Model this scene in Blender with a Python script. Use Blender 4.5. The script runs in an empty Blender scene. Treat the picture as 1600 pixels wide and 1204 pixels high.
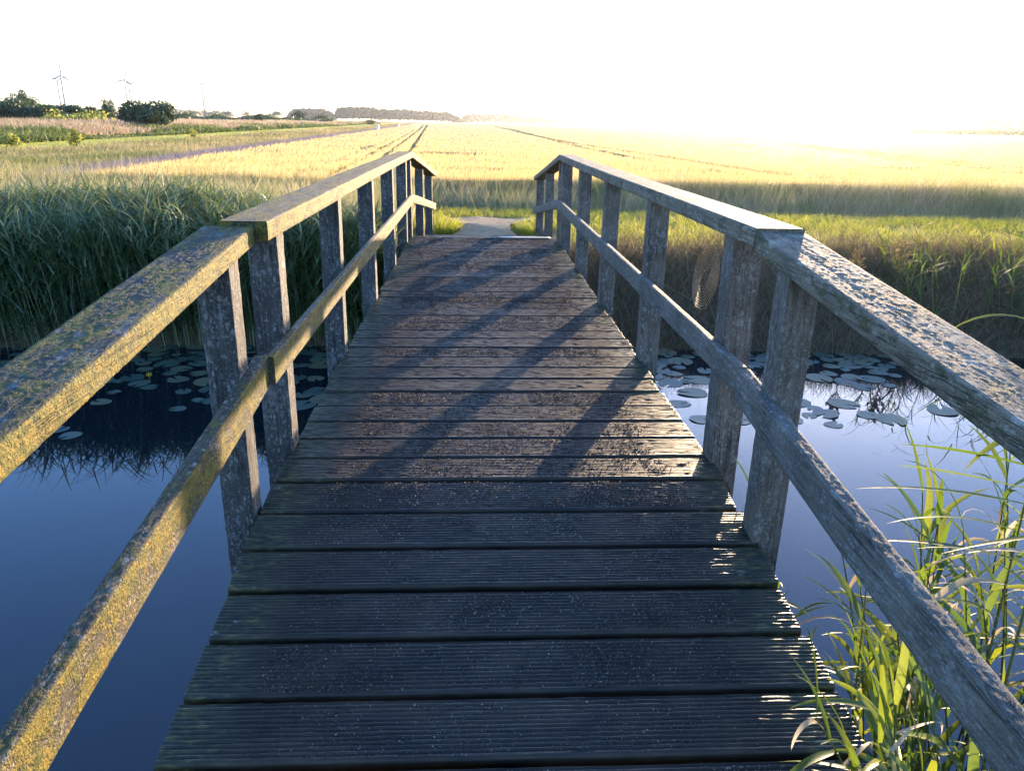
import bpy, math
import numpy as np
from mathutils import Matrix, Vector

rng = np.random.default_rng(7)
C = bpy.context.scene.collection
sc = bpy.context.scene

# ------------------------------------------------------------------ camera
F, W, HH = 1203.0, 1600, 1204
PITCH, ROLL, YAW, EYE = math.radians(18.82), math.radians(1.02), math.radians(2.98), 1.2
fwd = np.array([math.sin(YAW)*math.cos(PITCH), math.cos(YAW)*math.cos(PITCH), -math.sin(PITCH)])
r0 = np.array([math.cos(YAW), -math.sin(YAW), 0.0]); u0 = np.cross(r0, fwd)
cr, sr = math.cos(ROLL), math.sin(ROLL)
right = cr*r0 + sr*u0; up = -sr*r0 + cr*u0
cd = bpy.data.cameras.new('camera'); cam = bpy.data.objects.new('camera', cd); C.objects.link(cam)
m = Matrix(((right[0], up[0], -fwd[0], 0), (right[1], up[1], -fwd[1], 0), (right[2], up[2], -fwd[2], EYE), (0, 0, 0, 1)))
cam.matrix_world = m
cd.sensor_width = 36; cd.lens = 36*F/W; cd.clip_start = 0.05; cd.clip_end = 20000
sc.camera = cam

def azel(x, y):
    """compass bearing (from the bridge axis) and elevation of a sight line"""
    d = fwd + right*(x-800)/F + up*(602-y)/F
    return math.atan2(d[0], d[1]), math.atan2(d[2], math.hypot(d[0], d[1]))

# ------------------------------------------------------------------ light
SUN_EL, SUN_AZ = math.radians(6.15), math.radians(24.4)
w = bpy.data.worlds.new('World'); sc.world = w; w.use_nodes = True
nt = w.node_tree; bg = nt.nodes['Background']
sky = nt.nodes.new('ShaderNodeTexSky'); sky.sky_type = 'NISHITA'; sky.sun_disc = False
sky.sun_elevation = SUN_EL; sky.sun_rotation = SUN_AZ
sky.air_density = 1.0; sky.dust_density = 0.4; sky.ozone_density = 3.4
tint = nt.nodes.new('ShaderNodeMix'); tint.data_type = 'RGBA'; tint.blend_type = 'MULTIPLY'; tint.inputs[0].default_value = 1.0
tint.inputs[7].default_value = (0.93, 0.97, 1.17, 1)       # the camera's cool white balance
nt.links.new(sky.outputs[0], tint.inputs[6]); nt.links.new(tint.outputs[2], bg.inputs[0]); bg.inputs[1].default_value = 0.15
sd = bpy.data.lights.new('sun', 'SUN'); sd.energy = 4.1; sd.angle = math.radians(0.53); sd.color = (1.0, 0.74, 0.47)
so = bpy.data.objects.new('sun', sd); C.objects.link(so)
sdir = Vector((math.sin(SUN_AZ)*math.cos(SUN_EL), math.cos(SUN_AZ)*math.cos(SUN_EL), math.sin(SUN_EL)))
so.rotation_euler = sdir.to_track_quat('Z', 'Y').to_euler(); so.location = sdir*50

sc.view_settings.view_transform = 'Standard'; sc.view_settings.look = 'None'
sc.view_settings.exposure = 2.62; sc.view_settings.gamma = 1.0
cy = sc.cycles
cy.max_bounces = 8; cy.diffuse_bounces = 3; cy.glossy_bounces = 3; cy.transmission_bounces = 4
cy.transparent_max_bounces = 8; cy.volume_bounces = 1; cy.use_denoising = True
cy.caustics_reflective = False; cy.caustics_refractive = False; cy.sample_clamp_indirect = 6.0

# ------------------------------------------------------------------ mesh tools
class Geo:
    def __init__(s): s.v, s.f, s.r, s.m, s.n = [], [], [], [], 0
    def add(s, v, f, rnd=0.5, mat=0):
        v = np.asarray(v, float).reshape(-1, 3); f = np.asarray(f, np.int64)
        s.v.append(v); s.f.append(f + s.n)
        s.r.append(np.broadcast_to(np.asarray(rnd, float), (len(v),)).copy())
        s.m.append(np.full(len(f), mat)); s.n += len(v)
    def mesh(s, name, mats, smooth=False):
        me = bpy.data.meshes.new(name)
        v = np.concatenate(s.v)
        tot = np.concatenate([np.full(len(f), f.shape[1]) for f in s.f])
        idx = np.concatenate([f.ravel() for f in s.f])
        me.vertices.add(len(v)); me.vertices.foreach_set('co', v.astype(np.float32).ravel())
        me.loops.add(len(idx)); me.loops.foreach_set('vertex_index', idx.astype(np.int32))
        me.polygons.add(len(tot))
        st = np.concatenate([[0], np.cumsum(tot)[:-1]])
        me.polygons.foreach_set('loop_start', st.astype(np.int32))
        me.polygons.foreach_set('material_index', np.concatenate(s.m).astype(np.int32))
        if smooth: me.polygons.foreach_set('use_smooth', np.ones(len(tot), bool))
        a = me.attributes.new('rnd', 'FLOAT', 'POINT'); a.data.foreach_set('value', np.concatenate(s.r).astype(np.float32))
        for mt in mats: me.materials.append(mt)
        me.update(calc_edges=True); me.validate()
        return me
def obj(name, geo, mats, parent=None, smooth=False):
    me = geo.mesh(name, mats if isinstance(mats, (list, tuple)) else [mats], smooth) if isinstance(geo, Geo) else geo
    o = bpy.data.objects.new(name, me); C.objects.link(o)
    if parent: o.parent = parent
    return o
def empty(name, loc=(0, 0, 0), rz=0.0):
    o = bpy.data.objects.new(name, None); C.objects.link(o); o.location = loc; o.rotation_euler = (0, 0, rz)
    o.empty_display_size = 0.1
    return o
def tag(o, label=None, cat=None, group=None, kind=None):
    if label: o['label'] = label
    if cat: o['category'] = cat
    if group: o['group'] = group
    if kind: o['kind'] = kind
    return o
def struct(o): o['kind'] = 'structure'; return o
def copy_tree(o, parent=None):
    c = o.copy(); C.objects.link(c)
    if parent: c.parent = parent
    for ch in list(o.children): copy_tree(ch, c)
    return c

def loft(g, sections, rnd=0.5, mat=0, caps=True):
    S = np.asarray(sections, float); n, k = S.shape[:2]
    i = np.arange(n-1)[:, None]*k; j = np.arange(k)[None, :]; j2 = (j+1) % k
    f = np.stack([i+j, i+j2, i+k+j2, i+k+j], -1).reshape(-1, 4)
    g.add(S.reshape(-1, 3), f, rnd, mat)
    if caps:
        g.add(S[0], np.arange(k)[::-1][None, :], rnd, mat); g.add(S[-1], np.arange(k)[None, :], rnd, mat)
def rrect(w_, h_, c):
    a, b = w_/2, h_/2
    return np.array([(-a+c, -b), (a-c, -b), (a-c*.3, -b+c*.3), (a, -b+c), (a, b-c), (a-c*.3, b-c*.3), (a-c, b), (-a+c, b), (-a+c*.3, b-c*.3), (-a, b-c), (-a, -b+c), (-a+c*.3, -b+c*.3)])
def tube(g, pts, rad, k=6, rnd=0.5, mat=0):
    P = np.asarray(pts, float); n = len(P); R = np.broadcast_to(rad, (n,))
    T = np.gradient(P, axis=0); T /= np.linalg.norm(T, axis=1)[:, None] + 1e-12
    ref = np.array([0, 0, 1.0]) if abs(T[0, 2]) < .8 else np.array([1.0, 0, 0])
    A = np.cross(T, ref); A /= np.linalg.norm(A, axis=1)[:, None] + 1e-12; B = np.cross(T, A)
    th = np.arange(k)/k*2*math.pi
    S = P[:, None] + R[:, None, None]*(np.cos(th)[None, :, None]*A[:, None] + np.sin(th)[None, :, None]*B[:, None])
    loft(g, S, rnd, mat)
def box(g, lo, hi, rnd=0.5, mat=0, c=0.004):
    lo, hi = np.array(lo, float), np.array(hi, float); ctr = (lo+hi)/2; d = hi-lo
    s = rrect(d[0], d[1], c)
    S = [np.column_stack([s[:, 0]*q+ctr[0], s[:, 1]*q+ctr[1], np.full(12, z)]) for q, z in ((1-2*c/min(d[0], d[1]), lo[2]), (1, lo[2]+c), (1, hi[2]-c), (1-2*c/min(d[0], d[1]), hi[2]))]
    loft(g, S, rnd, mat)

def blades(g, base, h, w_, az, lean, bend, segs=2, rnd=None, mat=0, yaw=None):
    """tapering ribbons: n blades rising from base, leaning towards az, bending over"""
    n = len(base); rnd = rng.random(n) if rnd is None else rnd
    yaw = rng.random(n)*2*math.pi if yaw is None else yaw
    sx, sy = np.cos(yaw), np.sin(yaw)
    V = np.zeros((n, segs*2+1 if False else (segs+1)*2, 3))
    for k in range(segs+1):
        t = k/segs
        ang = lean + bend*t*0.5
        hz = h*t*np.sin(ang); vz = h*t*np.cos(ang)
        wd = w_*(1-t*0.92)*0.5 if segs > 1 else w_*(0.5 if k == 0 else 0.22)
        if segs > 1 and k == 0: wd = w_*0.35
        c = base + np.stack([np.cos(az)*hz, np.sin(az)*hz, vz], -1)
        V[:, 2*k] = c - np.stack([sx*wd, sy*wd, 0*wd], -1)
        V[:, 2*k+1] = c + np.stack([sx*wd, sy*wd, 0*wd], -1)
    kk = (segs+1)*2
    fq = np.array([[2*k, 2*k+1, 2*k+3, 2*k+2] for k in range(segs)])
    f = (np.arange(n)[:, None, None]*kk + fq[None]).reshape(-1, 4)
    g.add(V.reshape(-1, 3), f, np.repeat(rnd, kk), mat)

def cards(g, ctr, size, rnd=None, mat=0, flat=0.0, asp=0.5):
    """small leaf-shaped faces with random directions"""
    n = len(ctr); rnd = rng.random(n) if rnd is None else rnd
    a = rng.normal(size=(n, 3)); a[:, 2] *= (1-flat); a /= np.linalg.norm(a, axis=1)[:, None]
    b = np.cross(a, rng.normal(size=(n, 3))); b /= np.linalg.norm(b, axis=1)[:, None] + 1e-9
    s = np.broadcast_to(size, (n,))[:, None]
    V = np.stack([ctr-a*s, ctr-b*s*asp, ctr+a*s, ctr+b*s*asp], 1)
    f = np.arange(n*4).reshape(n, 4)
    g.add(V.reshape(-1, 3), f, np.repeat(rnd, 4), mat)

def vnoise(x, y, seed=0):
    """cheap smooth value noise, about 0..1"""
    r = np.random.default_rng(seed).random((64, 64))
    xi, yi = np.floor(x).astype(int), np.floor(y).astype(int); fx, fy = x-xi, y-yi
    fx = fx*fx*(3-2*fx); fy = fy*fy*(3-2*fy)
    a = r[xi % 64, yi % 64]; b = r[(xi+1) % 64, yi % 64]; c = r[xi % 64, (yi+1) % 64]; d = r[(xi+1) % 64, (yi+1) % 64]
    return (a*(1-fx)+b*fx)*(1-fy) + (c*(1-fx)+d*fx)*fy

# ------------------------------------------------------------------ materials
def newmat(name):
    mt = bpy.data.materials.new(name); mt.use_nodes = True
    t = mt.node_tree; t.nodes.clear()
    out = t.nodes.new('ShaderNodeOutputMaterial')
    return mt, t, out
class NT:
    def __init__(s, t): s.t = t
    def n(s, typ, ins=None, **kw):
        nd = s.t.nodes.new(typ)
        for k, v in kw.items(): setattr(nd, k, v)
        for k, v in (ins or {}).items():
            if hasattr(v, 'is_output') or isinstance(v, bpy.types.NodeSocket): s.t.links.new(v, nd.inputs[k])
            else: nd.inputs[k].default_value = v
        return nd
    def noise(s, vec, scale, detail=3, rough=0.55, dist=0.0):
        return s.n('ShaderNodeTexNoise', {'Vector': vec, 'Scale': scale, 'Detail': detail, 'Roughness': rough, 'Distortion': dist}).outputs[0]
    def ramp(s, fac, stops, interp='LINEAR'):
        nd = s.n('ShaderNodeValToRGB', {'Fac': fac}); cr_ = nd.color_ramp; cr_.interpolation = interp
        while len(cr_.elements) < len(stops): cr_.elements.new(0.5)
        for e, (p, c) in zip(cr_.elements, stops):
            e.position = p; e.color = (c, c, c, 1) if isinstance(c, (int, float)) else (*c, 1)
        return nd.outputs[0]
    def mix(s, fac, a, b, mode='MIX'):
        nd = s.n('ShaderNodeMix', data_type='RGBA', blend_type=mode)
        for i, v in ((0, fac), (6, a), (7, b)):
            if isinstance(v, bpy.types.NodeSocket): s.t.links.new(v, nd.inputs[i])
            else: nd.inputs[i].default_value = (*v, 1) if isinstance(v, tuple) and len(v) == 3 else v
        return nd.outputs[2]
    def math(s, op, a, b=0.0):
        nd = s.n('ShaderNodeMath', operation=op)
        for i, v in ((0, a), (1, b)):
            if isinstance(v, bpy.types.NodeSocket): s.t.links.new(v, nd.inputs[i])
            else: nd.inputs[i].default_value = v
        return nd.outputs[0]
    def mapped(s, vec, scale): return s.n('ShaderNodeMapping', {'Vector': vec, 'Scale': scale}).outputs[0]

def leaf_mat(name, cols, trans=0.42, gloss=0.06, rough=0.45, tcol=None, patch=None):
    """thin leaf: lets part of the light through; cols spread over the per-leaf random value"""
    mt, t, out = newmat(name); N = NT(t)
    at = N.n('ShaderNodeAttribute', attribute_name='rnd').outputs['Fac']
    k = len(cols); col = N.ramp(at, [(i/(k-1), c) for i, c in enumerate(cols)])
    if patch:
        geo = N.n('ShaderNodeNewGeometry').outputs['Position']
        p = N.ramp(N.noise(geo, patch[0], 3), [(0.42, 0.0), (0.62, 1.0)])
        col = N.mix(p, col, N.mix(0.75, col, patch[1]))
    d = N.n('ShaderNodeBsdfDiffuse', {'Color': col})
    tc = N.mix(1.0, col, tcol or (1.0, 1.0, 1.0), 'MULTIPLY') if tcol else col
    tr = N.n('ShaderNodeBsdfTranslucent', {'Color': tc})
    m1 = N.n('ShaderNodeMixShader', {0: trans, 1: d.outputs[0], 2: tr.outputs[0]})
    gl = N.n('ShaderNodeBsdfGlossy', {'Color': (1, 1, 1, 1), 'Roughness': rough})
    m2 = N.n('ShaderNodeMixShader', {0: gloss, 1: m1.outputs[0], 2: gl.outputs[0]})
    t.links.new(m2.outputs[0], out.inputs[0])
    return mt

def wood_mat(name, axis, dark, light, pale, pale_amt, moss_amt, moss_cols, spot=55.0, sun_moss=0.0, side=None, rough=0.8):
    """weathered timber, grain along one axis, pale crust lichens and yellow moss lichens"""
    mt, t, out = newmat(name); N = NT(t)
    pos = N.n('ShaderNodeNewGeometry'); P = pos.outputs['Position']
    sv = [1.0, 1.0, 1.0]; sv[axis] = 0.06
    G = N.mapped(P, tuple(sv))
    grain = N.noise(G, 120, 4, 0.65)
    broad = N.noise(P, 5, 3)
    col = N.ramp(grain, [(0.3, dark), (0.7, light)])
    col = N.mix(N.ramp(broad, [(0.35, 0.0), (0.7, 0.55)]), col, tuple(c*0.55 for c in dark))
    sc3 = [1.0, 1.0, 1.0]; sc3[axis] = 0.035
    ck = N.math('ABSOLUTE', N.math('SUBTRACT', N.noise(N.mapped(P, tuple(sc3)), 48, 3, 0.6, 0.2), 0.5))
    crack = N.math('MULTIPLY', N.ramp(ck, [(0.0, 1.0), (0.02, 0.0)]), N.ramp(N.noise(P, 4, 2), [(0.42, 0.0), (0.6, 1.0)]))
    sv2 = [1.0, 1.0, 1.0]; sv2[axis] = 0.55
    Q = N.mapped(P, tuple(sv2))
    # crust lichens: small ragged patches of several sizes, gathered in places
    warp = N.n('ShaderNodeVectorMath', {0: Q, 1: N.n('ShaderNodeVectorMath', {0: N.n('ShaderNodeTexNoise', {'Vector': P, 'Scale': spot*0.9, 'Detail': 4.0}).outputs[1], 3: 0.014}, operation='SCALE').outputs[0]}, operation='ADD').outputs[0]
    patchy = N.noise(P, 6, 4, 0.6)
    crust = None
    for sc_, am in ((spot, 0.0), (spot*2.3, 0.05)):
        v1 = N.n('ShaderNodeTexVoronoi', {'Vector': warp, 'Scale': sc_, 'Randomness': 1.0})
        pick = N.n('ShaderNodeSeparateColor', {0: v1.outputs['Color']}).outputs[0]
        lim = N.math('ADD', N.math('MULTIPLY', N.math('POWER', pick, 1.6), 0.62), N.math('MULTIPLY', N.math('SUBTRACT', patchy, 0.5), 1.2))
        c_ = N.ramp(N.math('SUBTRACT', N.math('ADD', lim, pale_amt-0.5+am), v1.outputs['Distance']), [(0.0, 0.0), (0.22, 1.0)])
        crust = c_ if crust is None else N.math('MAXIMUM', crust, N.math('MULTIPLY', c_, 0.8))
    big = N.ramp(N.noise(Q, spot*0.35, 6, 0.72, 0.6), [(0.56, 0.0), (0.66, 1.0)])
    crust = N.math('MAXIMUM', crust, N.math('MULTIPLY', big, 0.75))
    crust = N.math('MULTIPLY', crust, N.ramp(N.noise(P, 210, 3, 0.7), [(0.3, 0.35), (0.6, 1.0)]))
    crustcol = N.mix(N.noise(P, 90, 3), tuple(c*0.6 for c in pale), tuple(min(1, c*1.15) for c in pale))
    col = N.mix(N.math('MULTIPLY', crust, 0.85), col, crustcol)
    # fine speckle of crumbs
    sp = N.noise(Q, 260, 2, 0.7)
    col = N.mix(N.ramp(sp, [(0.55, 0.0), (0.72, 0.35)]), col, pale)
    # moss lichens
    mz = N.noise(Q, 16, 5, 0.7, 0.4)
    mf = N.noise(P, 140, 3, 0.7)
    mm = N.math('ADD', N.math('MULTIPLY', mz, 0.7), N.math('MULTIPLY', mf, 0.3))
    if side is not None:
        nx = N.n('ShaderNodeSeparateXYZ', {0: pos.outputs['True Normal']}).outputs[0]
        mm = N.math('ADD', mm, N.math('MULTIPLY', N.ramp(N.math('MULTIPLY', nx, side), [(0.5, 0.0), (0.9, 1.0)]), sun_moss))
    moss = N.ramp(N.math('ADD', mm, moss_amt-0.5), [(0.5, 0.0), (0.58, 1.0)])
    mcol = N.ramp(N.noise(P, 45, 3), [(0.3, moss_cols[0]), (0.5, moss_cols[1]), (0.72, moss_cols[2])])
    mcol = N.mix(N.ramp(mf, [(0.35, 0.6), (0.65, 0.0)]), mcol, tuple(c*0.35 for c in moss_cols[0]))
    col = N.mix(N.math('MULTIPLY', moss, 0.9), col, mcol)
    col = N.mix(N.math('MULTIPLY', crack, 0.8), col, (0.012, 0.010, 0.008))
    col = N.mix(N.ramp(N.noise(P, 330, 3, 0.75), [(0.36, 0.5), (0.56, 0.0)]), col, tuple(c*0.4 for c in dark))
    b = N.n('ShaderNodeBsdfPrincipled', {'Base Color': col, 'Roughness': rough, 'Specular IOR Level': 0.3})
    hgt = N.math('ADD', N.math('MULTIPLY', grain, 0.6), N.math('MULTIPLY', crust, 0.25))
    hgt = N.math('ADD', hgt, N.math('MULTIPLY', moss, N.math('ADD', mf, 0.3)))
    hgt = N.math('SUBTRACT', N.math('ADD', hgt, N.math('MULTIPLY', N.noise(P, 300, 3, 0.7), 0.35)), N.math('MULTIPLY', crack, 0.8))
    bp = N.n('ShaderNodeBump', {'Height': hgt, 'Strength': 0.9, 'Distance': 0.005})
    t.links.new(bp.outputs[0], b.inputs['Normal'])
    t.links.new(b.outputs[0], out.inputs[0])
    return mt

M = {}
mossc = [(0.065, 0.08, 0.014), (0.24, 0.19, 0.018), (0.42, 0.25, 0.028)]
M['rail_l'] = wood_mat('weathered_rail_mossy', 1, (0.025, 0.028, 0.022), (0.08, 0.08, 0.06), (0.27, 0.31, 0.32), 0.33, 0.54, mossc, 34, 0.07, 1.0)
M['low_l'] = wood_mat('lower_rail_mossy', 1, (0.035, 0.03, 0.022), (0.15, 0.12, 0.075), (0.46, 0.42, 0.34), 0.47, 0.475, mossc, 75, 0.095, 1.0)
M['rail_r'] = wood_mat('weathered_rail_grey', 1, (0.11, 0.088, 0.06), (0.33, 0.27, 0.19), (0.48, 0.45, 0.38), 0.40, 0.465, [(0.06, 0.07, 0.03), (0.13, 0.13, 0.05), (0.25, 0.21, 0.07)], 42)
M['low_r'] = wood_mat('lower_rail_grey', 1, (0.09, 0.08, 0.066), (0.27, 0.24, 0.195), (0.38, 0.39, 0.39), 0.34, 0.33, [(0.06, 0.07, 0.03), (0.13, 0.13, 0.05), (0.25, 0.21, 0.07)], 60)
M['post_l'] = wood_mat('post_timber', 2, (0.03, 0.03, 0.032), (0.14, 0.125, 0.11), (0.34, 0.35, 0.35), 0.50, 0.31, [(0.05, 0.06, 0.03), (0.16, 0.14, 0.05), (0.3, 0.24, 0.08)], 70)
M['post_r'] = wood_mat('post_timber_brown', 2, (0.075, 0.06, 0.048), (0.26, 0.205, 0.16), (0.36, 0.34, 0.31), 0.52, 0.36, [(0.05, 0.06, 0.03), (0.12, 0.12, 0.05), (0.2, 0.18, 0.07)], 70)
M['beam'] = wood_mat('beam_timber', 1, (0.03, 0.025, 0.02), (0.08, 0.07, 0.055), (0.2, 0.2, 0.18), 0.2, 0.36, mossc, 50)

# deck boards: dark wet grooved timber, green towards both edges
mt, t, out = newmat('deck_boards'); N = NT(t)
pos = N.n('ShaderNodeNewGeometry'); P = pos.outputs['Position']
G = N.mapped(P, (0.05, 1.0, 1.0)); grain = N.noise(G, 170, 4, 0.7); brd = N.noise(N.mapped(P, (0.5, 1, 1)), 9, 4)
col = N.ramp(grain, [(0.3, (0.006, 0.005, 0.004)), (0.72, (0.044, 0.031, 0.020))])
col = N.mix(N.ramp(brd, [(0.45, 0.0), (0.75, 0.6)]), col, (0.095, 0.063, 0.038))
px_ = N.n('ShaderNodeSeparateXYZ', {0: P}).outputs[0]
edge = N.math('ABSOLUTE', N.math('SUBTRACT', px_, 0.10))
edge = N.math('ADD', edge, N.math('MULTIPLY', N.math('SUBTRACT', N.noise(P, 11, 4), 0.5), 0.35))
em = N.ramp(edge, [(0.60, 0.0), (0.74, 0.85)])
mossn = N.ramp(N.noise(N.mapped(P, (0.35, 1, 1)), 60, 4, 0.7), [(0.36, (0.015, 0.014, 0.009)), (0.54, (0.05, 0.044, 0.018)), (0.70, (0.17, 0.135, 0.035))])
col = N.mix(em, col, mossn)
lich = N.ramp(N.noise(N.mapped(P, (0.4, 1, 1)), 38, 3, 0.6), [(0.66, 0.0), (0.72, 1.0)])
col = N.mix(N.math('MULTIPLY', lich, N.math('MULTIPLY', em, 0.8)), col, (0.20, 0.23, 0.21))
b = N.n('ShaderNodeBsdfPrincipled', {'Base Color': col, 'Roughness': N.ramp(N.noise(P, 30, 3), [(0.3, 0.38), (0.7, 0.58)]), 'Specular IOR Level': 0.36})
bp = N.n('ShaderNodeBump', {'Height': N.math('ADD', grain, N.noise(P, 420, 2)), 'Strength': 0.5, 'Distance': 0.002})
t.links.new(bp.outputs[0], b.inputs['Normal']); t.links.new(b.outputs[0], out.inputs[0]); M['deck'] = mt

# grit strewn in resin on the boards
mt, t, out = newmat('grit'); N = NT(t)
at = N.n('ShaderNodeAttribute', attribute_name='rnd').outputs['Fac']
col = N.ramp(at, [(0.0, (0.035, 0.03, 0.028)), (0.45, (0.10, 0.085, 0.07)), (0.75, (0.23, 0.19, 0.15)), (1.0, (0.5, 0.44, 0.37))])
b = N.n('ShaderNodeBsdfPrincipled', {'Base Color': col, 'Roughness': 0.75, 'Specular IOR Level': 0.25})
t.links.new(b.outputs[0], out.inputs[0]); M['grit'] = mt

def plain(name, col, rough=0.6, metal=0.0, nz=None):
    mt, t, out = newmat(name); N = NT(t)
    c = (*col, 1)
    if nz:
        P = N.n('ShaderNodeNewGeometry').outputs['Position']
        c = N.mix(N.noise(P, nz, 3), tuple(x*0.75 for x in col), tuple(min(1, x*1.2) for x in col))
    b = N.n('ShaderNodeBsdfPrincipled', {'Base Color': c, 'Roughness': rough, 'Metallic': metal})
    t.links.new(b.outputs[0], out.inputs[0]); return mt
M['steel'] = plain('rusty_steel', (0.10, 0.07, 0.05), 0.6, 0.6, 60)
M['turbine'] = plain('turbine_grey', (0.13, 0.14, 0.17), 0.5, 0, 0.05)
M['marker'] = plain('marker_white', (0.7, 0.7, 0.72), 0.5, 0, 3)
M['freshboard'] = plain('pale_new_board', (0.42, 0.36, 0.27), 0.55, 0, 30)
M['bark'] = plain('bark', (0.07, 0.055, 0.045), 0.9, 0, 2)
M['web'] = leaf_mat('spider_silk', [(0.6, 0.5, 0.34), (0.7, 0.6, 0.42)], 0.4, 0.05, 0.3)

# water
mt, t, out = newmat('water'); N = NT(t)
P = N.n('ShaderNodeNewGeometry').outputs['Position']
b = N.n('ShaderNodeBsdfPrincipled', {'Base Color': (0.006, 0.010, 0.015, 1), 'Roughness': 0.015, 'IOR': 1.5, 'Specular IOR Level': 0.5})
bp = N.n('ShaderNodeBump', {'Height': N.noise(P, 1.6, 2), 'Strength': 0.03, 'Distance': 0.02})
t.links.new(bp.outputs[0], b.inputs['Normal']); t.links.new(b.outputs[0], out.inputs[0]); M['water'] = mt

def ground_mat(name, stops, scale, bump=0.3, scale2=None, c2=None):
    mt, t, out = newmat(name); N = NT(t)
    P = N.n('ShaderNodeNewGeometry').outputs['Position']
    col = N.ramp(N.noise(P, scale, 6, 0.65), stops)
    if c2: col = N.mix(N.ramp(N.noise(P, scale2, 4), [(0.4, 0.0), (0.62, 0.8)]), col, c2)
    b = N.n('ShaderNodeBsdfPrincipled', {'Base Color': col, 'Roughness': 0.9, 'Specular IOR Level': 0.15})
    bp = N.n('ShaderNodeBump', {'Height': N.noise(P, scale*4, 4), 'Strength': bump, 'Distance': 0.05})
    t.links.new(bp.outputs[0], b.inputs['Normal']); t.links.new(b.outputs[0], out.inputs[0]); return mt
M['ground'] = ground_mat('soil_and_grass', [(0.3, (0.05, 0.055, 0.02)), (0.55, (0.10, 0.10, 0.035)), (0.75, (0.17, 0.14, 0.06))], 1.2, 0.4, 0.05, (0.15, 0.13, 0.05))
M['field'] = ground_mat('ripe_crop', [(0.3, (0.30, 0.22, 0.08)), (0.6, (0.46, 0.35, 0.13)), (0.8, (0.55, 0.43, 0.18))], 2.5, 0.8)
M['mown'] = ground_mat('mown_grass', [(0.3, (0.20, 0.24, 0.04)), (0.7, (0.32, 0.33, 0.06))], 2.0, 0.5)
M['path'] = ground_mat('gravel_path', [(0.3, (0.42, 0.25, 0.13)), (0.7, (0.66, 0.43, 0.25))], 9, 1.0)
M['mud'] = ground_mat('bank_soil', [(0.3, (0.05, 0.037, 0.022)), (0.7, (0.13, 0.092, 0.052))], 6, 0.8)

gold = (1.0, 0.86, 0.5)
M['reed'] = leaf_mat('reed_leaf', [(0.04, 0.085, 0.028), (0.07, 0.125, 0.036), (0.15, 0.19, 0.055), (0.5, 0.46, 0.22)], 0.42, 0.06, 0.4)  # pale last tone puts light on the reed tops into the colour
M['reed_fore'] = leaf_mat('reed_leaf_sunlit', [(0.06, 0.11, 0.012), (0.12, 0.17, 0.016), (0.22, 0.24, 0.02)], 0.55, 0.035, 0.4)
M['reed_dry'] = leaf_mat('reed_leaf_dry', [(0.26, 0.20, 0.12), (0.42, 0.34, 0.22), (0.55, 0.46, 0.32)], 0.4, 0.02)
M['stem'] = leaf_mat('reed_stem', [(0.06, 0.075, 0.02), (0.12, 0.12, 0.03), (0.2, 0.17, 0.06)], 0.1, 0.06)
M['wheat'] = leaf_mat('wheat_ear', [(0.48, 0.32, 0.10), (0.62, 0.44, 0.155), (0.72, 0.54, 0.22), (0.76, 0.58, 0.28)], 0.55, 0.03)
M['verge'] = leaf_mat('verge_grass_blade', [(0.17, 0.18, 0.06), (0.32, 0.28, 0.13), (0.50, 0.41, 0.24), (0.60, 0.50, 0.33)], 0.55, 0.03, patch=(0.9, (0.20, 0.22, 0.06)))
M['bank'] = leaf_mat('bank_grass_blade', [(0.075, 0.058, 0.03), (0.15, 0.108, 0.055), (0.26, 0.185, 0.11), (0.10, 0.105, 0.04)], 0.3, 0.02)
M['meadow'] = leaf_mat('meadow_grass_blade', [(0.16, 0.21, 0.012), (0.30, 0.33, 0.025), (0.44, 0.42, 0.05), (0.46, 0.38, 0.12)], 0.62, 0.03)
M['rough'] = leaf_mat('rough_grass_blade', [(0.16, 0.16, 0.04), (0.30, 0.25, 0.09), (0.44, 0.34, 0.17), (0.50, 0.38, 0.24)], 0.42, 0.03, patch=(0.12, (0.10, 0.15, 0.03)))
M['dyke'] = leaf_mat('dyke_grass_blade', [(0.22, 0.18, 0.08), (0.36, 0.27, 0.15), (0.44, 0.33, 0.22), (0.48, 0.36, 0.26)], 0.42, 0.03)
M['weed'] = leaf_mat('weed_leaf', [(0.05, 0.09, 0.02), (0.10, 0.14, 0.03), (0.2, 0.21, 0.04)], 0.42, 0.04)
M['purple'] = leaf_mat('purple_flower', [(0.15, 0.12, 0.16), (0.21, 0.165, 0.23), (0.27, 0.23, 0.25), (0.16, 0.17, 0.09)], 0.4, 0.02)
M['tree'] = leaf_mat('tree_leaf', [(0.025, 0.05, 0.018), (0.05, 0.085, 0.025), (0.09, 0.12, 0.035)], 0.36, 0.05)
M['scrub'] = leaf_mat('scrub_leaf', [(0.18, 0.22, 0.04), (0.28, 0.30, 0.06), (0.42, 0.37, 0.10)], 0.6, 0.02)
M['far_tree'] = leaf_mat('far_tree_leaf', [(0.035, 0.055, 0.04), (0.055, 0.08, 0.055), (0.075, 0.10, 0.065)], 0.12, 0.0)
M['pad'] = leaf_mat('lily_pad_leaf', [(0.03, 0.06, 0.04), (0.045, 0.08, 0.052), (0.065, 0.095, 0.06), (0.13, 0.12, 0.05)], 0.1, 0.11, 0.4)
M['petal'] = leaf_mat('yellow_petal', [(0.7, 0.45, 0.02), (0.8, 0.55, 0.04)], 0.3, 0.03)
M['seed'] = leaf_mat('seed_head', [(0.22, 0.15, 0.06), (0.36, 0.26, 0.11), (0.45, 0.34, 0.16)], 0.35, 0.02)

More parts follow.
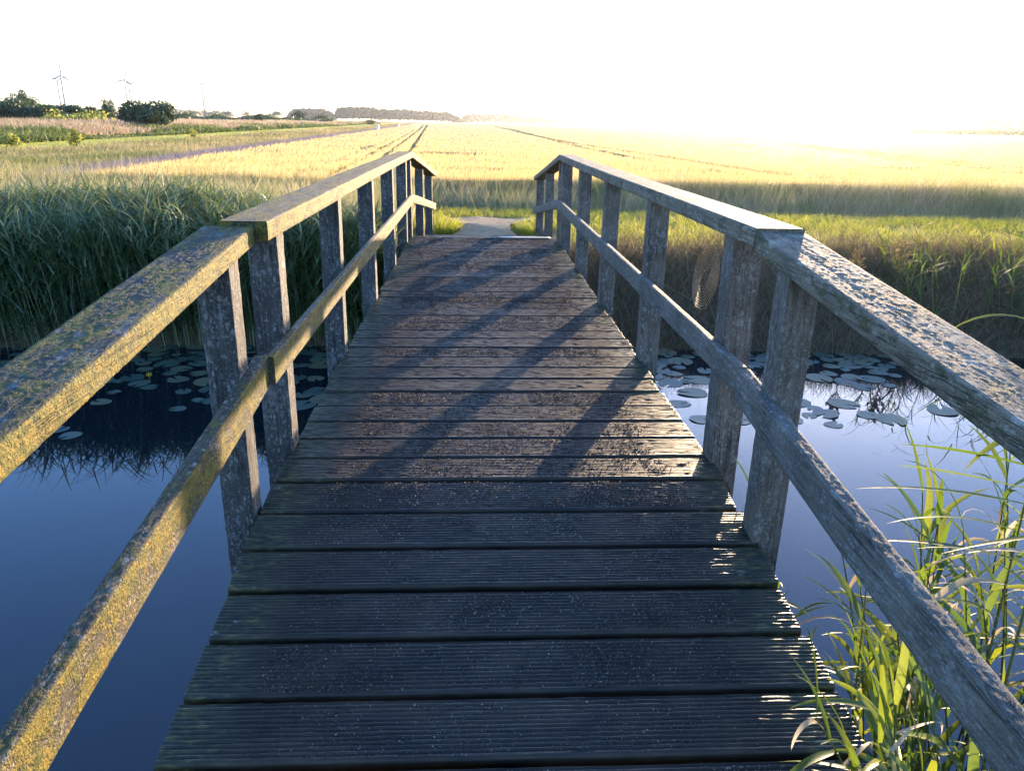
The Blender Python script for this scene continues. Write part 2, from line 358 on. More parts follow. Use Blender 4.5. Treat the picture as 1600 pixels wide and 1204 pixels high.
# ------------------------------------------------------------------ terrain
def ucoord(x, y): return x + 0.055*(y-20)           # across the field, whose drills run a little left of the bridge
def bank_y(x): return 7.72 - 0.085*np.maximum(0, x-1.0) - 0.06*np.maximum(0, -x-2.5)
def ground_z(x, y):
    x = np.asarray(x, float); y = np.asarray(y, float)
    xc = np.clip(x, -60, 60)
    v = y - np.clip(bank_y(xc), 5.5, 9)
    far = np.interp(v, [-1.2, 0, 0.3, 1.2, 1.9, 6.2, 7.1, 8.2, 9.2], [-1.9, -1.02, -0.85, -0.46, -0.30, -0.30, -0.72, -0.74, -0.5])
    end = np.interp(y, [8.0, 11.55, 12.4], [-0.25, -0.425, -0.30])        # the ground meets the lower end of the bridge
    far = np.where((np.abs(x-0.1) < 1.15) & (y < 12.4), np.minimum(far, end), far)
    near = np.interp(y, [-2, -0.4, 0.9, 2.2], [-0.5, -0.6, -1.02, -1.9])
    z = np.where(y > 4.5, far, near)
    u = ucoord(x, y)
    dyke = np.interp(u, [-72, -50, -38, -33, -25.5], [-0.3, 0.55, 0.72, 0.66, 0.0])
    return z + np.where((y > 20), dyke*np.clip((y-20)/8, 0, 1), 0)
def spread(lo, hi, d0, grow):
    a = [0.0]; d = d0
    while a[-1] < hi: a.append(a[-1]+d); d *= grow
    b = [0.0]; d = d0
    while b[-1] > lo: b.append(b[-1]-d); d *= grow
    return np.array(sorted(set(b+a)))
gx = spread(-3600, 3600, 0.4, 1.045); gy = np.concatenate([np.arange(-12, 14, 0.3), 14+spread(0, 3600, 0.4, 1.045)])
X, Y = np.meshgrid(gx, gy); Z = ground_z(X, Y) + (vnoise(X*0.9, Y*0.9, 3)-0.5)*0.05
def grid_geo(X, Y, Z):
    g = Geo(); r, c = X.shape
    i = (np.arange(r-1)[:, None]*c + np.arange(c-1)[None]).ravel()
    g.add(np.stack([X, Y, Z], -1).reshape(-1, 3), np.stack([i, i+1, i+c+1, i+c], -1)); return g
struct(obj('ground', grid_geo(X, Y, Z), M['ground'], smooth=True))
# bare dark soil of the two banks, a sheet just above the ground
xs = np.arange(-30, 30.1, 0.3); vs = np.linspace(-1.1, 1.5, 14)
X, V = np.meshgrid(xs, vs); Y = bank_y(X)+V
struct(obj('canal_bank', grid_geo(X, Y, ground_z(X, Y)+0.03), M['mud'], smooth=True))
g = Geo(); g.add([(-400, -1, -1), (400, -1, -1), (400, 9, -1), (-400, 9, -1)], [[0, 1, 2, 3]]); struct(obj('water', g, M['water']))
# path crossing at the end of the bridge and on to the left
px = np.array([-0.62, -0.66, -0.9, -1.4]); 
g = Geo(); pts = []
for yy, xa, xb in ((11.30, -0.40, 0.70), (11.56, -0.30, 0.62), (11.8, -0.22, 0.56), (12.1, -0.20, 0.56), (12.4, -0.32, 0.78), (12.65, -0.55, 1.05), (12.75, -0.45, 0.9)):
    xx = np.linspace(xa, xb, 9); zp = float(np.interp(yy, [11.3, 11.56, 12.1, 13], [-0.43, -0.385, -0.29, -0.255]))
    pts.append(np.column_stack([xx, np.full(9, yy)+0.05*np.sin(xx*5+yy*3), zp+0.012*np.sin(xx*7+yy*9)]))
pts = np.array(pts); obj_ = obj('path', grid_geo(pts[..., 0], pts[..., 1], pts[..., 2]), M['path'], smooth=True); struct(obj_)
# mown strip along the foot of the dyke
us = np.linspace(-25, -19.3, 8); ys = 20+spread(0, 700, 1.5, 1.06)
U, Y = np.meshgrid(us, ys); X = U-0.055*(Y-20)
Zm = ground_z(X, Y)+0.05
struct(obj('mown_strip', grid_geo(X, Y, Zm), M['mown'], smooth=True))

# ------------------------------------------------------------------ crop field
TRAM = [-4.1, -3.35, -2.75, -1.95]
RT = [np.array([(8.2, 20), (7.5, 27), (7.2, 35), (6.4, 50), (6.0, 69), (6.3, 98), (6.6, 140), (6.0, 300)]), np.array([(6.9, 20), (6.4, 24), (6.0, 29), (5.6, 44), (5.9, 79), (6.0, 140), (5.4, 300)]),
      np.array([(17, 20), (19, 30), (23, 50), (30, 90), (45, 180)]), np.array([(15.6, 20), (17.6, 30), (21.6, 50), (28.5, 90), (43, 180)]), np.array([(33, 27), (40, 45), (56, 80), (90, 150)])]
def lodge(x, y):
    """1 where the crop is driven down or lodged"""
    u = ucoord(x, y); d = np.zeros_like(u)
    for k in TRAM: d = np.maximum(d, (np.abs(u-k+0.06*(vnoise(y*0.35, y*0+k, 5)-0.5)) < np.maximum(0.12, 0.0016*y))*(y < 330))
    for L in RT:
        lx = np.interp(y, L[:, 1], L[:, 0]); d = np.maximum(d, (np.abs(x-lx) < np.maximum(0.2, 0.003*y))*(y > L[0, 1])*(y < L[-1, 1])*(vnoise(y*0.2, lx, 9) > 0.12))
    yy = y + 0.8*(vnoise(x*0.6, y*0, 4)-0.5) + 0.01*x
    d = np.maximum(d, (np.abs(yy-21.1) < 0.25)*(vnoise(x*0.5, y*0+2, 8) > 0.36)*(x > -7))
    d = np.maximum(d, (np.abs(yy-18.9) < 0.12)*(vnoise(x*0.5, y*0+5, 12) > 0.62)*(x > -7))
    d = np.maximum(d, 1.0*((vnoise(x*0.45, y*0.16, 21) > 0.93) & (y > 19)))
    return d
CROP_FRONT = 16.9
fx = np.concatenate([np.arange(-8.3, 12, 0.11), 12+spread(0, 2600, 0.4, 1.05)[0:]])
fy = CROP_FRONT + spread(0, 1150, 0.16, 1.02)
U, Y = np.meshgrid(np.unique(fx), fy); X = U-0.055*(Y-20)
Zf = 0.02 + 0.06*(vnoise(X*0.8, Y*0.5, 6)-0.5) - 0.26*lodge(X, Y)
Zf[0] = -0.5; Zf[:, 0] = -0.5
struct(obj('wheat_field', grid_geo(X, Y, Zf), M['field'], smooth=False))
g = Geo()
n = 330000; r = 1/(1/16.5 - rng.random(n)*(1/16.5-1/900)); th = rng.uniform(-0.75, 0.95, n)
x, y = r*np.sin(th), r*np.cos(th); u = ucoord(x, y)
ok = (u > -8.3) & (y > CROP_FRONT) & (lodge(x, y) < 0.5); x, y, r = x[ok], y[ok], r[ok]
z0 = -0.12+0.08*(vnoise(x*0.8, y*0.5, 6)-0.5)
nn = len(x)
hh = 0.20+0.07*rng.random(nn)+0.03*vnoise(x*2, y*2, 3)
blades(g, np.column_stack([x, y, z0]), hh, np.maximum(0.012, r*0.0011), rng.normal(0.6, 0.9, nn), rng.uniform(0.05, 0.5, nn), rng.uniform(0.0, 0.9, nn), 2)
n = 60000; x = rng.uniform(-10, 26, n); y = CROP_FRONT+rng.exponential(4, n); k = (ucoord(x, y) > -8.3) & (lodge(x, y) < 0.5); x, y = x[k], y[k]; n = len(x)
blades(g, np.column_stack([x, y, np.full(n, -0.05)]), rng.uniform(0.12, 0.24, n), np.full(n, 0.011), rng.normal(0.6, 1.4, n), rng.uniform(0.05, 0.6, n), rng.uniform(0.2, 1.6, n), 3)
# the whole stalks of the first rows
n = 26000; x = rng.uniform(-12, 24, n); y = CROP_FRONT + rng.exponential(0.35, n); ok = ucoord(x, y) > -8.3; x, y = x[ok], y[ok]; n = len(x)
blades(g, np.column_stack([x, y, np.full(n, -0.5)]), rng.uniform(0.5, 0.66, n), np.full(n, 0.012), rng.normal(0.6, 1.2, n), rng.uniform(0, 0.25, n), rng.uniform(0, 0.5, n), 3)
tag(obj('wheat', g, M['wheat']), 'ripe golden wheat covering the wide field behind the bridge', 'wheat', kind='stuff')

# ------------------------------------------------------------------ grasses
def scatter(name, mat, n, xr, yr, h, wd, label, cat, keep=None, segs=3, lean=(0.05, 0.5), bend=(0.2, 1.2), zoff=0.0, clump=None, hmod=None, logy=False):
    g = Geo()
    x = rng.uniform(*xr, n)
    y = np.exp(rng.uniform(math.log(yr[0]), math.log(yr[1]), n)) if logy else rng.uniform(*yr, n)
    if keep is not None: k = keep(x, y); x, y = x[k], y[k]
    if clump: k = vnoise(x*clump[0], y*clump[0], clump[2]) > clump[1]*rng.random(len(x)); x, y = x[k], y[k]
    n = len(x); z = ground_z(x, y)+zoff
    hh = rng.uniform(*h, n)
    if hmod is not None: hh = hh*hmod(x, y)
    ww = np.maximum(wd, np.hypot(x, y)*0.0009) if np.isscalar(wd) else rng.uniform(*wd, n)
    blades(g, np.column_stack([x, y, z]), hh, ww, rng.uniform(0, 6.28, n), rng.uniform(*lean, n), rng.uniform(*bend, n), segs)
    return tag(obj(name, g, mat), label, cat, kind='stuff')
onpath = lambda x, y: ~((y > 11) & (y < 12.85) & (x > np.interp(y, [11, 11.8, 12.1, 12.4, 12.8], [-0.34, -0.18, -0.16, -0.28, -0.45])) & (x < np.interp(y, [11, 11.8, 12.1, 12.4, 12.8], [0.64, 0.52, 0.52, 0.72, 0.9])))
clear = lambda x, y: onpath(x, y) & ~((x > -0.85) & (x < 1.05) & (y < 11.5))
scatter('meadow_grass', M['meadow'], 160000, (-6, 26), (9.0, 14.4), (0.05, 0.16), 0.008, 'short bright green grass on top of the far canal bank', 'grass', lambda x, y: clear(x, y) & (y > 9.15+0.75*vnoise(x*0.9, x*0, 51)+0.35*vnoise(x*4, x*0, 52)), 2, (0.1, 0.9), (0.3, 1.3), clump=(2.2, 0.35, 31))
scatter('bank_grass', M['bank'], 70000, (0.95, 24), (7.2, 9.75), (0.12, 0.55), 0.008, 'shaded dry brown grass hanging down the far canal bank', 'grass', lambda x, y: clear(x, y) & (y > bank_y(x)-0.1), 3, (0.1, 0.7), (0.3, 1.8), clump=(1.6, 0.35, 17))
scatter('verge_grass', M['verge'], 90000, (-12, 30), (14.3, 17.1), (0.45, 0.90), 0.008, 'tall seeding grass along the front edge of the wheat', 'grass', lambda x, y: clear(x, y) & (y > 14.2+0.5*vnoise(x*0.8, x*0, 77)), 3, (0.02, 0.35), (0.1, 1.0), clump=(0.9, 0.5, 13), hmod=lambda x, y: np.interp(y, [14.2, 15.0, 16.2], [0.6, 0.98, 1.06])*(0.88+0.22*vnoise(x*0.7, y*0.7, 19)))
scatter('ditch_grass', M['verge'], 60000, (-16, -0.95), (9.6, 17.5), (0.3, 0.75), 0.008, 'tall pale green grass behind the reeds left of the bridge', 'grass', lambda x, y: ~((ucoord(x, y) > -8.3) & (y > 16.9)), 3, (0.05, 0.4), (0.1, 0.9), clump=(0.8, 0.3, 23))
field_edge = lambda x, y: (ucoord(x, y) < -11.6) & (ucoord(x, y) > -19.4)
def strip(name, mat, n, u0, u1, y0, y1, h, wk, label, cat, hm=None, segs=2, zoff=0.0, lean=(0.05, 0.5), bend=(0.1, 1.0)):
    g = Geo(); y = 1/(1/y0-rng.random(n)*(1/y0-1/y1)); u = rng.uniform(u0, u1, n); x = u-0.055*(y-20)
    hh = rng.uniform(*h, n)*(hm(x, y) if hm else 1)
    r = np.hypot(x, y)
    blades(g, np.column_stack([x, y, ground_z(x, y)+zoff]), hh, np.maximum(0.012, r*wk), rng.uniform(0, 6.28, n), rng.uniform(*lean, n), rng.uniform(*bend, n), segs)
    return tag(obj(name, g, mat), label, cat, kind='stuff')
strip('rough_grass', M['rough'], 90000, -19.4, -11.2, 17, 420, (0.18, 0.42), 0.0012, 'rough yellow green grass between purple flowers and mown strip', 'grass', lambda x, y: 0.5+vnoise(x*0.3, y*0.12, 2))
strip('mown_grass', M['meadow'], 60000, -25.4, -19.5, 24, 420, (0.05, 0.10), 0.0012, 'short mown grass strip along the foot of the dyke', 'grass')
strip('dyke_grass', M['dyke'], 130000, -46, -27.5, 26, 700, (0.35, 0.8), 0.0013, 'tall pale pinkish dry grass covering the dyke', 'grass', lambda x, y: 0.55+0.8*vnoise(x*0.4, y*0.1, 12))
strip('purple_flowers', M['purple'], 42000, -11.4, -8.35, 19.5, 420, (0.28, 0.46), 0.0011, 'strip of small purple flowers along the left edge of the wheat', 'flowers')
# swath edge left lying by the mower
strip('mown_swath', M['verge'], 5000, -20.2, -19.7, 24, 300, (0.12, 0.3), 0.0012, 'dark ridge of cut grass along the mown strip', 'grass', lean=(0.6, 1.3))
strip('dyke_weeds', M['weed'], 60000, -32, -25.4, 28, 420, (0.4, 0.95), 0.0018, 'dark green weeds at the foot of the dyke', 'weeds', lambda x, y: np.clip(2.4*(vnoise(x*0.35, y*0.12, 41)-0.22), 0.12, 1.1)*np.interp(ucoord(x, y), [-32, -28], [0.5, 1]), bend=(0.3, 1.8))

# ------------------------------------------------------------------ reeds
def reed_mass(name, n, place, hrange, label, mat, nl=12, seed=1, leafw=0.018):
    g = Geo(); x, y = place(n); n = len(x)
    z = np.maximum(ground_z(x, y), -1.15); H = np.maximum(0.5, (rng.uniform(*hrange, n)-1.0)+0.34*(vnoise(x*0.9, y*0.9, seed)-0.5)-z)
    az = rng.normal(2.6, 0.9, n); lean = rng.uniform(0.0, 0.16, n)
    blades(g, np.column_stack([x, y, z]), H, np.full(n, 0.009), az, lean, np.full(n, 0.12), 2, rnd=rng.uniform(0.3, 0.9, n))
    for k in range(nl):
        t = rng.uniform(0.15, 1.0, n); ang = lean+0.06*t
        b = np.column_stack([x, y, z]) + (H*t)[:, None]*np.column_stack([np.cos(az)*np.sin(ang), np.sin(az)*np.sin(ang), np.cos(ang)])
        la = rng.uniform(0, 6.28, n)
        blades(g, b, rng.uniform(0.22, 0.5, n), rng.uniform(0.6, 1.3, n)*leafw, la, rng.uniform(0.25, 0.9, n), rng.uniform(0.5, 2.0, n), 4, yaw=la+math.pi/2+rng.normal(0, 0.5, n), rnd=np.clip(rng.normal(0.12+0.55*t**2, 0.2, n), 0, 1))  # leaves coloured paler with height, painting in the light caught by the tips
    return tag(obj(name, g, mat), label, 'reeds', kind='stuff')
def pl_left(n):
    x = -0.95-rng.random(n)**1.1*8.5; v = rng.random(n)*2.6-0.15
    return x, bank_y(x)+v*np.interp(x, [-10, -3, -0.95], [1.0, 0.85, 0.35])
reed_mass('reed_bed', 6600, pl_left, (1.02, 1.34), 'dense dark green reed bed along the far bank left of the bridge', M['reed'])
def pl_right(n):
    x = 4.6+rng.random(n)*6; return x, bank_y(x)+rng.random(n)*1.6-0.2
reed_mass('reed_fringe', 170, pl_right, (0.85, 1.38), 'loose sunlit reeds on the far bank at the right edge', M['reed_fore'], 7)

def ribbon(g, p0, az, el, L, w_, droop, twist=0.0, segs=9, rnd=0.5, mat=0, fold=0.25):
    """one reed leaf: V-folded ribbon, drooping along its length"""
    pts = [np.array(p0, float)]; e = el; a = az
    ds = L/segs
    for k in range(segs):
        pts.append(pts[-1]+ds*np.array([math.cos(a)*math.cos(e), math.sin(a)*math.cos(e), math.sin(e)])); e -= droop/segs*(0.4+1.2*k/segs); a += twist/segs
    P = np.array(pts); T = np.gradient(P, axis=0); T /= np.linalg.norm(T, axis=1)[:, None]
    side = np.cross(T, np.array([0, 0, 1.0])); side /= np.linalg.norm(side, axis=1)[:, None]+1e-9
    nrm = np.cross(side, T); tt = np.linspace(0, 1, segs+1)
    wd = w_*0.5*np.minimum(1, 0.45+2.2*tt)*(1-tt**2.2)+0.0006
    rot = twist*1.3*tt; s2 = side*np.cos(rot)[:, None]+nrm*np.sin(rot)[:, None]; n2 = np.cross(s2, T)
    V = np.concatenate([P-s2*wd[:, None]+n2*(wd*fold)[:, None], P, P+s2*wd[:, None]+n2*(wd*fold)[:, None]])
    k = segs+1; i = np.arange(segs)
    f = np.concatenate([np.stack([i, i+k, i+k+1, i+1], -1), np.stack([i+k, i+2*k, i+2*k+1, i+k+1], -1)])
    g.add(V, f, np.clip(rnd+0.15*(tt-0.5), 0, 1).tolist()*3, mat)
def make_reed(loc, H, az, lean, leaves, label, group, dry=0.3, lw=0.0225, L=(0.24, 0.44), t0=0.30):
    root = empty('reed', loc); tag(root, label, 'reed', group)
    tt = np.linspace(0, 1, 9); ang = lean*(0.5+0.7*tt)
    d = np.column_stack([np.cos(az)*np.sin(ang), np.sin(az)*np.sin(ang), np.cos(ang)])
    P = np.concatenate([[np.zeros(3)], np.cumsum(d[1:]*H/8, axis=0)])
    g = Geo(); tube(g, P, np.linspace(0.0042, 0.0018, 9), 5, rng.random()); obj('stem', g, M['stem'], root, True)
    g1, g2 = Geo(), Geo(); a = rng.random()*6.28; nd = 0
    for k in range(leaves):
        t = t0+(1-t0)*(k+rng.random()*0.5)/leaves; p = np.array([np.interp(t, tt, P[:, i]) for i in range(3)])
        a += math.pi+rng.normal(0, 0.55)
        isdry = rng.random() < dry*(1.5-t)
        nd += isdry
        ribbon(g2 if isdry else g1, p, a, rng.uniform(0.6, 1.35), rng.uniform(*L)*(1.1-0.3*t), lw*rng.uniform(0.7, 1.25)*(0.62 if isdry else 1.0), rng.uniform(0.3, 1.7) if not isdry else rng.uniform(1.6, 3.6), rng.normal(0, 0.5 if not isdry else 1.2), 9, rng.random())
    ribbon(g1, P[-1], az, 1.2, rng.uniform(0.2, 0.34), lw*0.8, rng.uniform(0.3, 1.4), 0.2, 9, rng.random())
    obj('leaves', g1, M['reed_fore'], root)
    if nd: obj('dry_leaves', g2, M['reed_dry'], root)
    return root
# the big clump in the foreground, growing out of the water right of the ramp
for k in range(66):
    x = rng.uniform(1.12, 2.5); y = rng.uniform(1.3, 2.35)-0.1*(x-1.2)
    make_reed((x, y, -1.05), rng.uniform(0.62, 1.15), rng.uniform(2.0, 4.4), rng.uniform(0.05, 0.32), int(rng.integers(6, 10)), 'tall green reed with bleached leaves growing from the water beside the right railing', 'reeds beside the right railing', 0.16)

for k in range(34):
    x = rng.uniform(1.9, 3.3); y = rng.uniform(1.35, 2.5)
    make_reed((x, y, -1.05), rng.uniform(0.8, 1.3), rng.uniform(2.2, 4.2), rng.uniform(0.03, 0.25), int(rng.integers(6, 10)), 'tall green reed with bleached leaves growing from the water beside the right railing', 'reeds beside the right railing', 0.15)
def arching_reed(loc, H, leaf_list, label, group=None):
    """a reed given leaf by leaf: (height, bearing, rise, length, droop, dry)"""
    root = empty('reed', loc); tag(root, label, 'reed', group)
    g = Geo(); tube(g, [(0, 0, 0), (0, 0.01, H*0.5), (-0.02, 0, H)], np.array([0.0045, 0.0035, 0.002]), 5); obj('stem', g, M['stem'], root, True)
    g1, g2 = Geo(), Geo(); nd = 0
    for h_, a, e, L, dr, dry in leaf_list:
        nd += dry; ribbon(g2 if dry else g1, (-0.02*h_/H, 0, h_), a, e, L, 0.021, dr, rng.normal(0, 0.4), 12, rng.random())
    obj('leaves', g1, M['reed_fore'], root)
    if nd: obj('dry_leaves', g2, M['reed_dry'], root)
arching_reed((1.42, 1.62, -1.05), 1.95, [(1.74, 3.2, 0.75, 0.42, 1.5, 0), (1.66, 3.0, 0.25, 0.40, 1.4, 0), (1.58, 3.3, 0.15, 0.34, 0.9, 0), (1.85, 2.6, 1.0, 0.3, 1.0, 0)], 'tallest reed at the right edge arching its leaves over the top rail')
arching_reed((1.40, 1.50, -1.05), 1.62, [(1.50, 3.25, 0.35, 0.42, 0.7, 0), (1.46, 2.9, 0.15, 0.40, 0.5, 0), (1.38, 3.4, 0.1, 0.36, 0.4, 0), (1.30, 3.0, 0.3, 0.36, 1.6, 1), (1.25, 3.2, 0.5, 0.38, 0.8, 0)], 'reed at the right edge with long level leaves under the top rail')
arching_reed((1.44, 1.72, -1.05), 1.45, [(1.34, 3.1, 0.2, 0.44, 0.4, 0), (1.26, 3.4, 0.4, 0.40, 0.8, 0), (1.18, 2.8, 0.1, 0.38, 0.6, 0), (1.1, 3.2, 0.3, 0.34, 1.8, 1), (1.0, 3.3, 0.5, 0.4, 1.0, 0)], 'lower reed at the right edge with level leaves over open water')
def leaning_reed(loc, tip, leaf_list, label):
    """a reed whose stem bends from its root to a given tip"""
    root = empty('reed', loc); tag(root, label, 'reed'); tip = np.array(tip)-np.array(loc)
    tt = np.linspace(0, 1, 10)[:, None]; P = np.concatenate([tip[None, :2]*tt**2.2, tip[None, 2:]*(1.06*tt-0.06*tt**3)], 1)
    g = Geo(); tube(g, P, np.linspace(0.0048, 0.002, 10), 6); obj('stem', g, M['stem'], root, True)
    g1, g2 = Geo(), Geo(); nd = 0
    for t_, a, e, L, dr, dry, wd in leaf_list:
        p = [np.interp(t_, tt[:, 0], P[:, i_]) for i_ in range(3)]; nd += dry
        ribbon(g2 if dry else g1, p, a, e, L, wd, dr, rng.normal(0, 0.35)+dry*0.8, 12, rng.uniform(0.4, 1))
    obj('leaves', g1, M['reed_fore'], root)
    if nd: obj('dry_leaves', g2, M['reed_dry'], root)
leaning_reed((0.99, 1.27, -1.0), (0.70, 1.24, 0.06), [(1.0, 2.6, 1.45, 0.22, 0.3, 0, 0.016), (0.97, 3.5, 0.9, 0.14, 3.0, 1, 0.012), (0.93, 2.4, 1.2, 0.20, 0.8, 0, 0.018), (0.9, 3.6, 0.3, 0.22, 1.4, 0, 0.018), (0.86, 0.3, 0.6, 0.15, 2.4, 1, 0.011)], 'reed leaning its leaves over the nearest deck boards')
leaning_reed((1.0, 1.18, -1.0), (0.79, 1.16, 0.07), [(1.0, 1.6, 1.4, 0.20, 0.4, 0, 0.017), (0.96, 0.2, 0.8, 0.15, 2.8, 1, 0.012), (0.94, 3.9, 0.8, 0.2, 1.5, 0, 0.018), (0.9, 3.0, 0.2, 0.22, 0.9, 0, 0.019), (0.86, 5.0, 0.7, 0.24, 1.4, 0, 0.018), (0.84, 2.8, 0.4, 0.16, 3.2, 1, 0.012)], 'reed with curled bleached leaves at the right edge of the nearest boards')
for q_, (rx_, ry_, tx_, ty_, tz_) in enumerate(((1.01, 1.23, 0.76, 1.20, -0.01), (1.03, 1.14, 0.86, 1.12, 0.03), (1.0, 1.20, 0.83, 1.22, 0.09))):
    leaning_reed((rx_, ry_, -1.0), (tx_, ty_, tz_), [(1.0-0.045*k_, 2.2+1.9*(k_ % 2)+rng.normal(0, 0.4), 1.35-0.2*k_, rng.uniform(0.16, 0.25), rng.uniform(0.3, 1.5), 0, rng.uniform(0.015, 0.02)) for k_ in range(6)], ('short fresh green reed shoot over the end of the nearest board', 'low green reed at the bottom edge of the view beside the ramp', 'upright green reed shoot rising just inside the deck edge')[q_])
leaning_reed((1.02, 1.38, -1.0), (0.93, 1.34, 0.0), [(1.0, 1.0, 1.3, 0.24, 0.6, 0, 0.02), (0.95, 3.1, 0.5, 0.26, 1.0, 0, 0.022), (0.9, 0.0, 0.4, 0.2, 2.2, 1, 0.011), (0.88, 4.2, 0.3, 0.3, 1.2, 0, 0.024), (0.8, 2.2, 0.9, 0.3, 1.2, 0, 0.024)], 'reed close against the deck edge beside the second nearest board')

# ------------------------------------------------------------------ lily pads
def pad_mesh(rad, seed):
    r_ = np.random.default_rng(seed); g = Geo(); k = 30; notch = 0.22
    th = np.linspace(notch, 2*math.pi-notch, k)
    V = [(0.06*rad, 0, 0.0006)]
    for q in (0.5, 1.0):
        rr = rad*q*(1+0.05*np.sin(3*th+r_.random()*6)*q); zz = 0.0008+(0.0012+0.006*r_.random()**4)*q*q*np.sin((1+r_.random())*th+r_.random()*6)**2
        V += list(zip(rr*np.cos(th)*1.12, rr*np.sin(th), zz))
    f3 = np.array([[0, 1+i, 2+i] for i in range(k-1)]); f4 = np.array([[1+i, 1+k+i, 2+k+i, 2+i] for i in range(k-1)])
    rv = r_.random(); V = np.array(V)
    g.add(V, f3, rv); g.v[-1] = V; g.f.append(f4); g.m.append(np.zeros(len(f4), int))
    return g.mesh('lily_pad', [M['pad']], True)
RADS = (0.05, 0.06, 0.065, 0.07, 0.075, 0.08, 0.085, 0.09, 0.095, 0.10, 0.11, 0.12)
protos = [pad_mesh(r_, i) for i, r_ in enumerate(RADS)]
def pads(n, sampler, label, group, minfac=0.76):
    done = []
    tries = 0
    while len(done) < n and tries < 12000:
        tries += 1
        x, y = sampler(); i = int(rng.integers(0, len(protos))); rad = RADS[i]
        if any((x-a)**2+(y-b_)**2 < (minfac*(rad+c))**2 for a, b_, c in done): continue
        if -0.95 < x < 1.15 and False: continue
        o = bpy.data.objects.new('lily_pad', protos[i]); C.objects.link(o)
        o.location = (x, y, -0.9985+0.0025*rng.random()); o.rotation_euler = (rng.normal(0, 0.004), rng.normal(0, 0.004), rng.random()*6.28)
        tag(o, label, 'lily pad', group); done.append((x, y, rad))
def smp_l():
    while True:
        x = rng.uniform(-5.6, -0.72); y = float(bank_y(x))-abs(rng.normal(0, 0.95))
        lim = np.interp(x, [-5.6, -3.4, -2.2, -1.4, -0.7], [6.5, 6.1, 5.75, 5.7, 5.5])
        if lim < y < bank_y(x)-0.02 and vnoise(np.array(x*1.3), np.array(y*1.6), 44) > 0.25: return x, y
def smp_r():
    while True:
        x = rng.uniform(0.85, 5.4); y = float(bank_y(x))-abs(rng.normal(0, 1.0))
        lim = np.interp(x, [0.85, 1.6, 2.6, 3.6, 5.4], [5.2, 5.6, 5.45, 5.6, 6.1])
        if lim < y < bank_y(x)-0.05 and vnoise(np.array(x*1.4), np.array(y*1.6), 45) > 0.28: return x, y
pads(185, smp_l, 'round green lily pad floating in front of the reeds left of the bridge', 'lily pads left of the bridge')
pads(185, smp_r, 'round greyish lily pad floating right of the bridge below the brown bank', 'lily pads right of the bridge')
pads(4, lambda: (rng.normal(-2.93, 0.13), rng.normal(5.28, 0.08)), 'lily pad in the small clump drifting out on open water on the left', 'lily pads out on open water', 0.55)
def flower(x, y, label):
    root = empty('water_lily', (x, y, -1.0)); tag(root, label, 'flower')
    g = Geo(); tube(g, [(0, 0, -0.05), (0.004, 0, 0.02), (0.008, 0, 0.05)], 0.004, 5); obj('stalk', g, M['stem'], root)
    g = Geo()
    for k in range(6):
        a = k*math.pi/3; c, s = math.cos(a), math.sin(a)
        V = [(0.008+0.003*c, 0.003*s, 0.045), (0.008+c*0.022-s*0.012, s*0.022+c*0.012, 0.055), (0.008+c*0.02, s*0.02, 0.082), (0.008+c*0.022+s*0.012, s*0.022-c*0.012, 0.055)]
        g.add(V, [[0, 1, 2, 3]], rng.random())
    obj('petals', g, M['petal'], root)
flower(-1.28, 6.62, 'yellow water lily flower seen between the second and third left posts')
flower(-2.85, 6.55, 'yellow water lily flower among the pads left of the nearest post')

# ------------------------------------------------------------------ bridge
bridge = empty('footbridge', (0.1, 2.5, 0)); tag(bridge, 'weathered wooden footbridge with grooved deck and lichen covered railings', 'bridge')
bridge.location = (0, 0, 0)
YB, YF, MS, DL, DR = 2.49, 8.52, 0.1265, -0.70, 0.90
def deckz(y): return -MS*(YB-y) if y < YB else (0.0 if y < YF else -MS*(y-YF))
def board(g, y0, y1, flip=1):
    """one grooved board: real ridges across its width, lofted along its length"""
    wd = y1-y0; ng = 12; pr = []
    pr.append((0.0, -0.036)); pr.append((0.0, -0.006)); pr.append((0.003, -0.001))
    for k in range(ng):
        a = 0.006+(wd-0.012)*k/ng; p_ = (wd-0.012)/ng
        pr += [(a+p_*0.10, 0.0), (a+p_*0.52, 0.0), (a+p_*0.64, -0.0056), (a+p_*0.94, -0.0056)]
    pr += [(wd-0.004, 0.0), (wd-0.001, -0.003), (wd, -0.010), (wd, -0.036)]
    pr = np.array(pr); k = len(pr); n = 60
    xa, xb = DL+rng.normal(0, 0.0045), DR+rng.normal(0, 0.0045)
    xs = np.concatenate([[xa, xa+0.004], np.linspace(xa+0.012, xb-0.012, n-4), [xb-0.004, xb]])
    dz = rng.normal(0, 0.0016); tilt = rng.normal(0, 0.006); skew = rng.normal(0, 0.0015)
    S = np.zeros((n, k, 3)); S[..., 0] = xs[:, None]+rng.normal(0, 0.0015, (1, k))*0
    S[..., 1] = y0+pr[None, :, 0]+skew*xs[:, None]; zj = rng.normal(0, 0.0006, (n, k)); zj[:, :2] *= 0.3; zj[:, -2:] *= 0.3
    base = np.array([deckz(y0+q) for q in pr[:, 0]])
    wear = 0.0016*(vnoise(xs[:, None]*7+y0*31, pr[None, :, 0]*60+y0*57, 2)-0.5)
    S[..., 2] = base[None]+pr[None, :, 1]+dz+tilt*(pr[None, :, 0]-wd/2)+zj+wear
    S[0, :, 2] -= 0.001; S[-1, :, 2] -= 0.001
    loft(g, S)
g = Geo(); PITCHB = 0.1905; bounds = []
k = 0
y = YB
while y > -0.9: bounds.append((y-PITCHB+0.0115, y-0.0115)); y -= PITCHB
y = YB; nmid = int(round((YF-YB)/PITCHB)); pm = (YF-YB)/nmid
for k in range(nmid): bounds.append((y+0.009, y+pm-0.010)); y += pm
while y < 11.5: bounds.append((y+0.005, y+PITCHB-0.006)); y += PITCHB
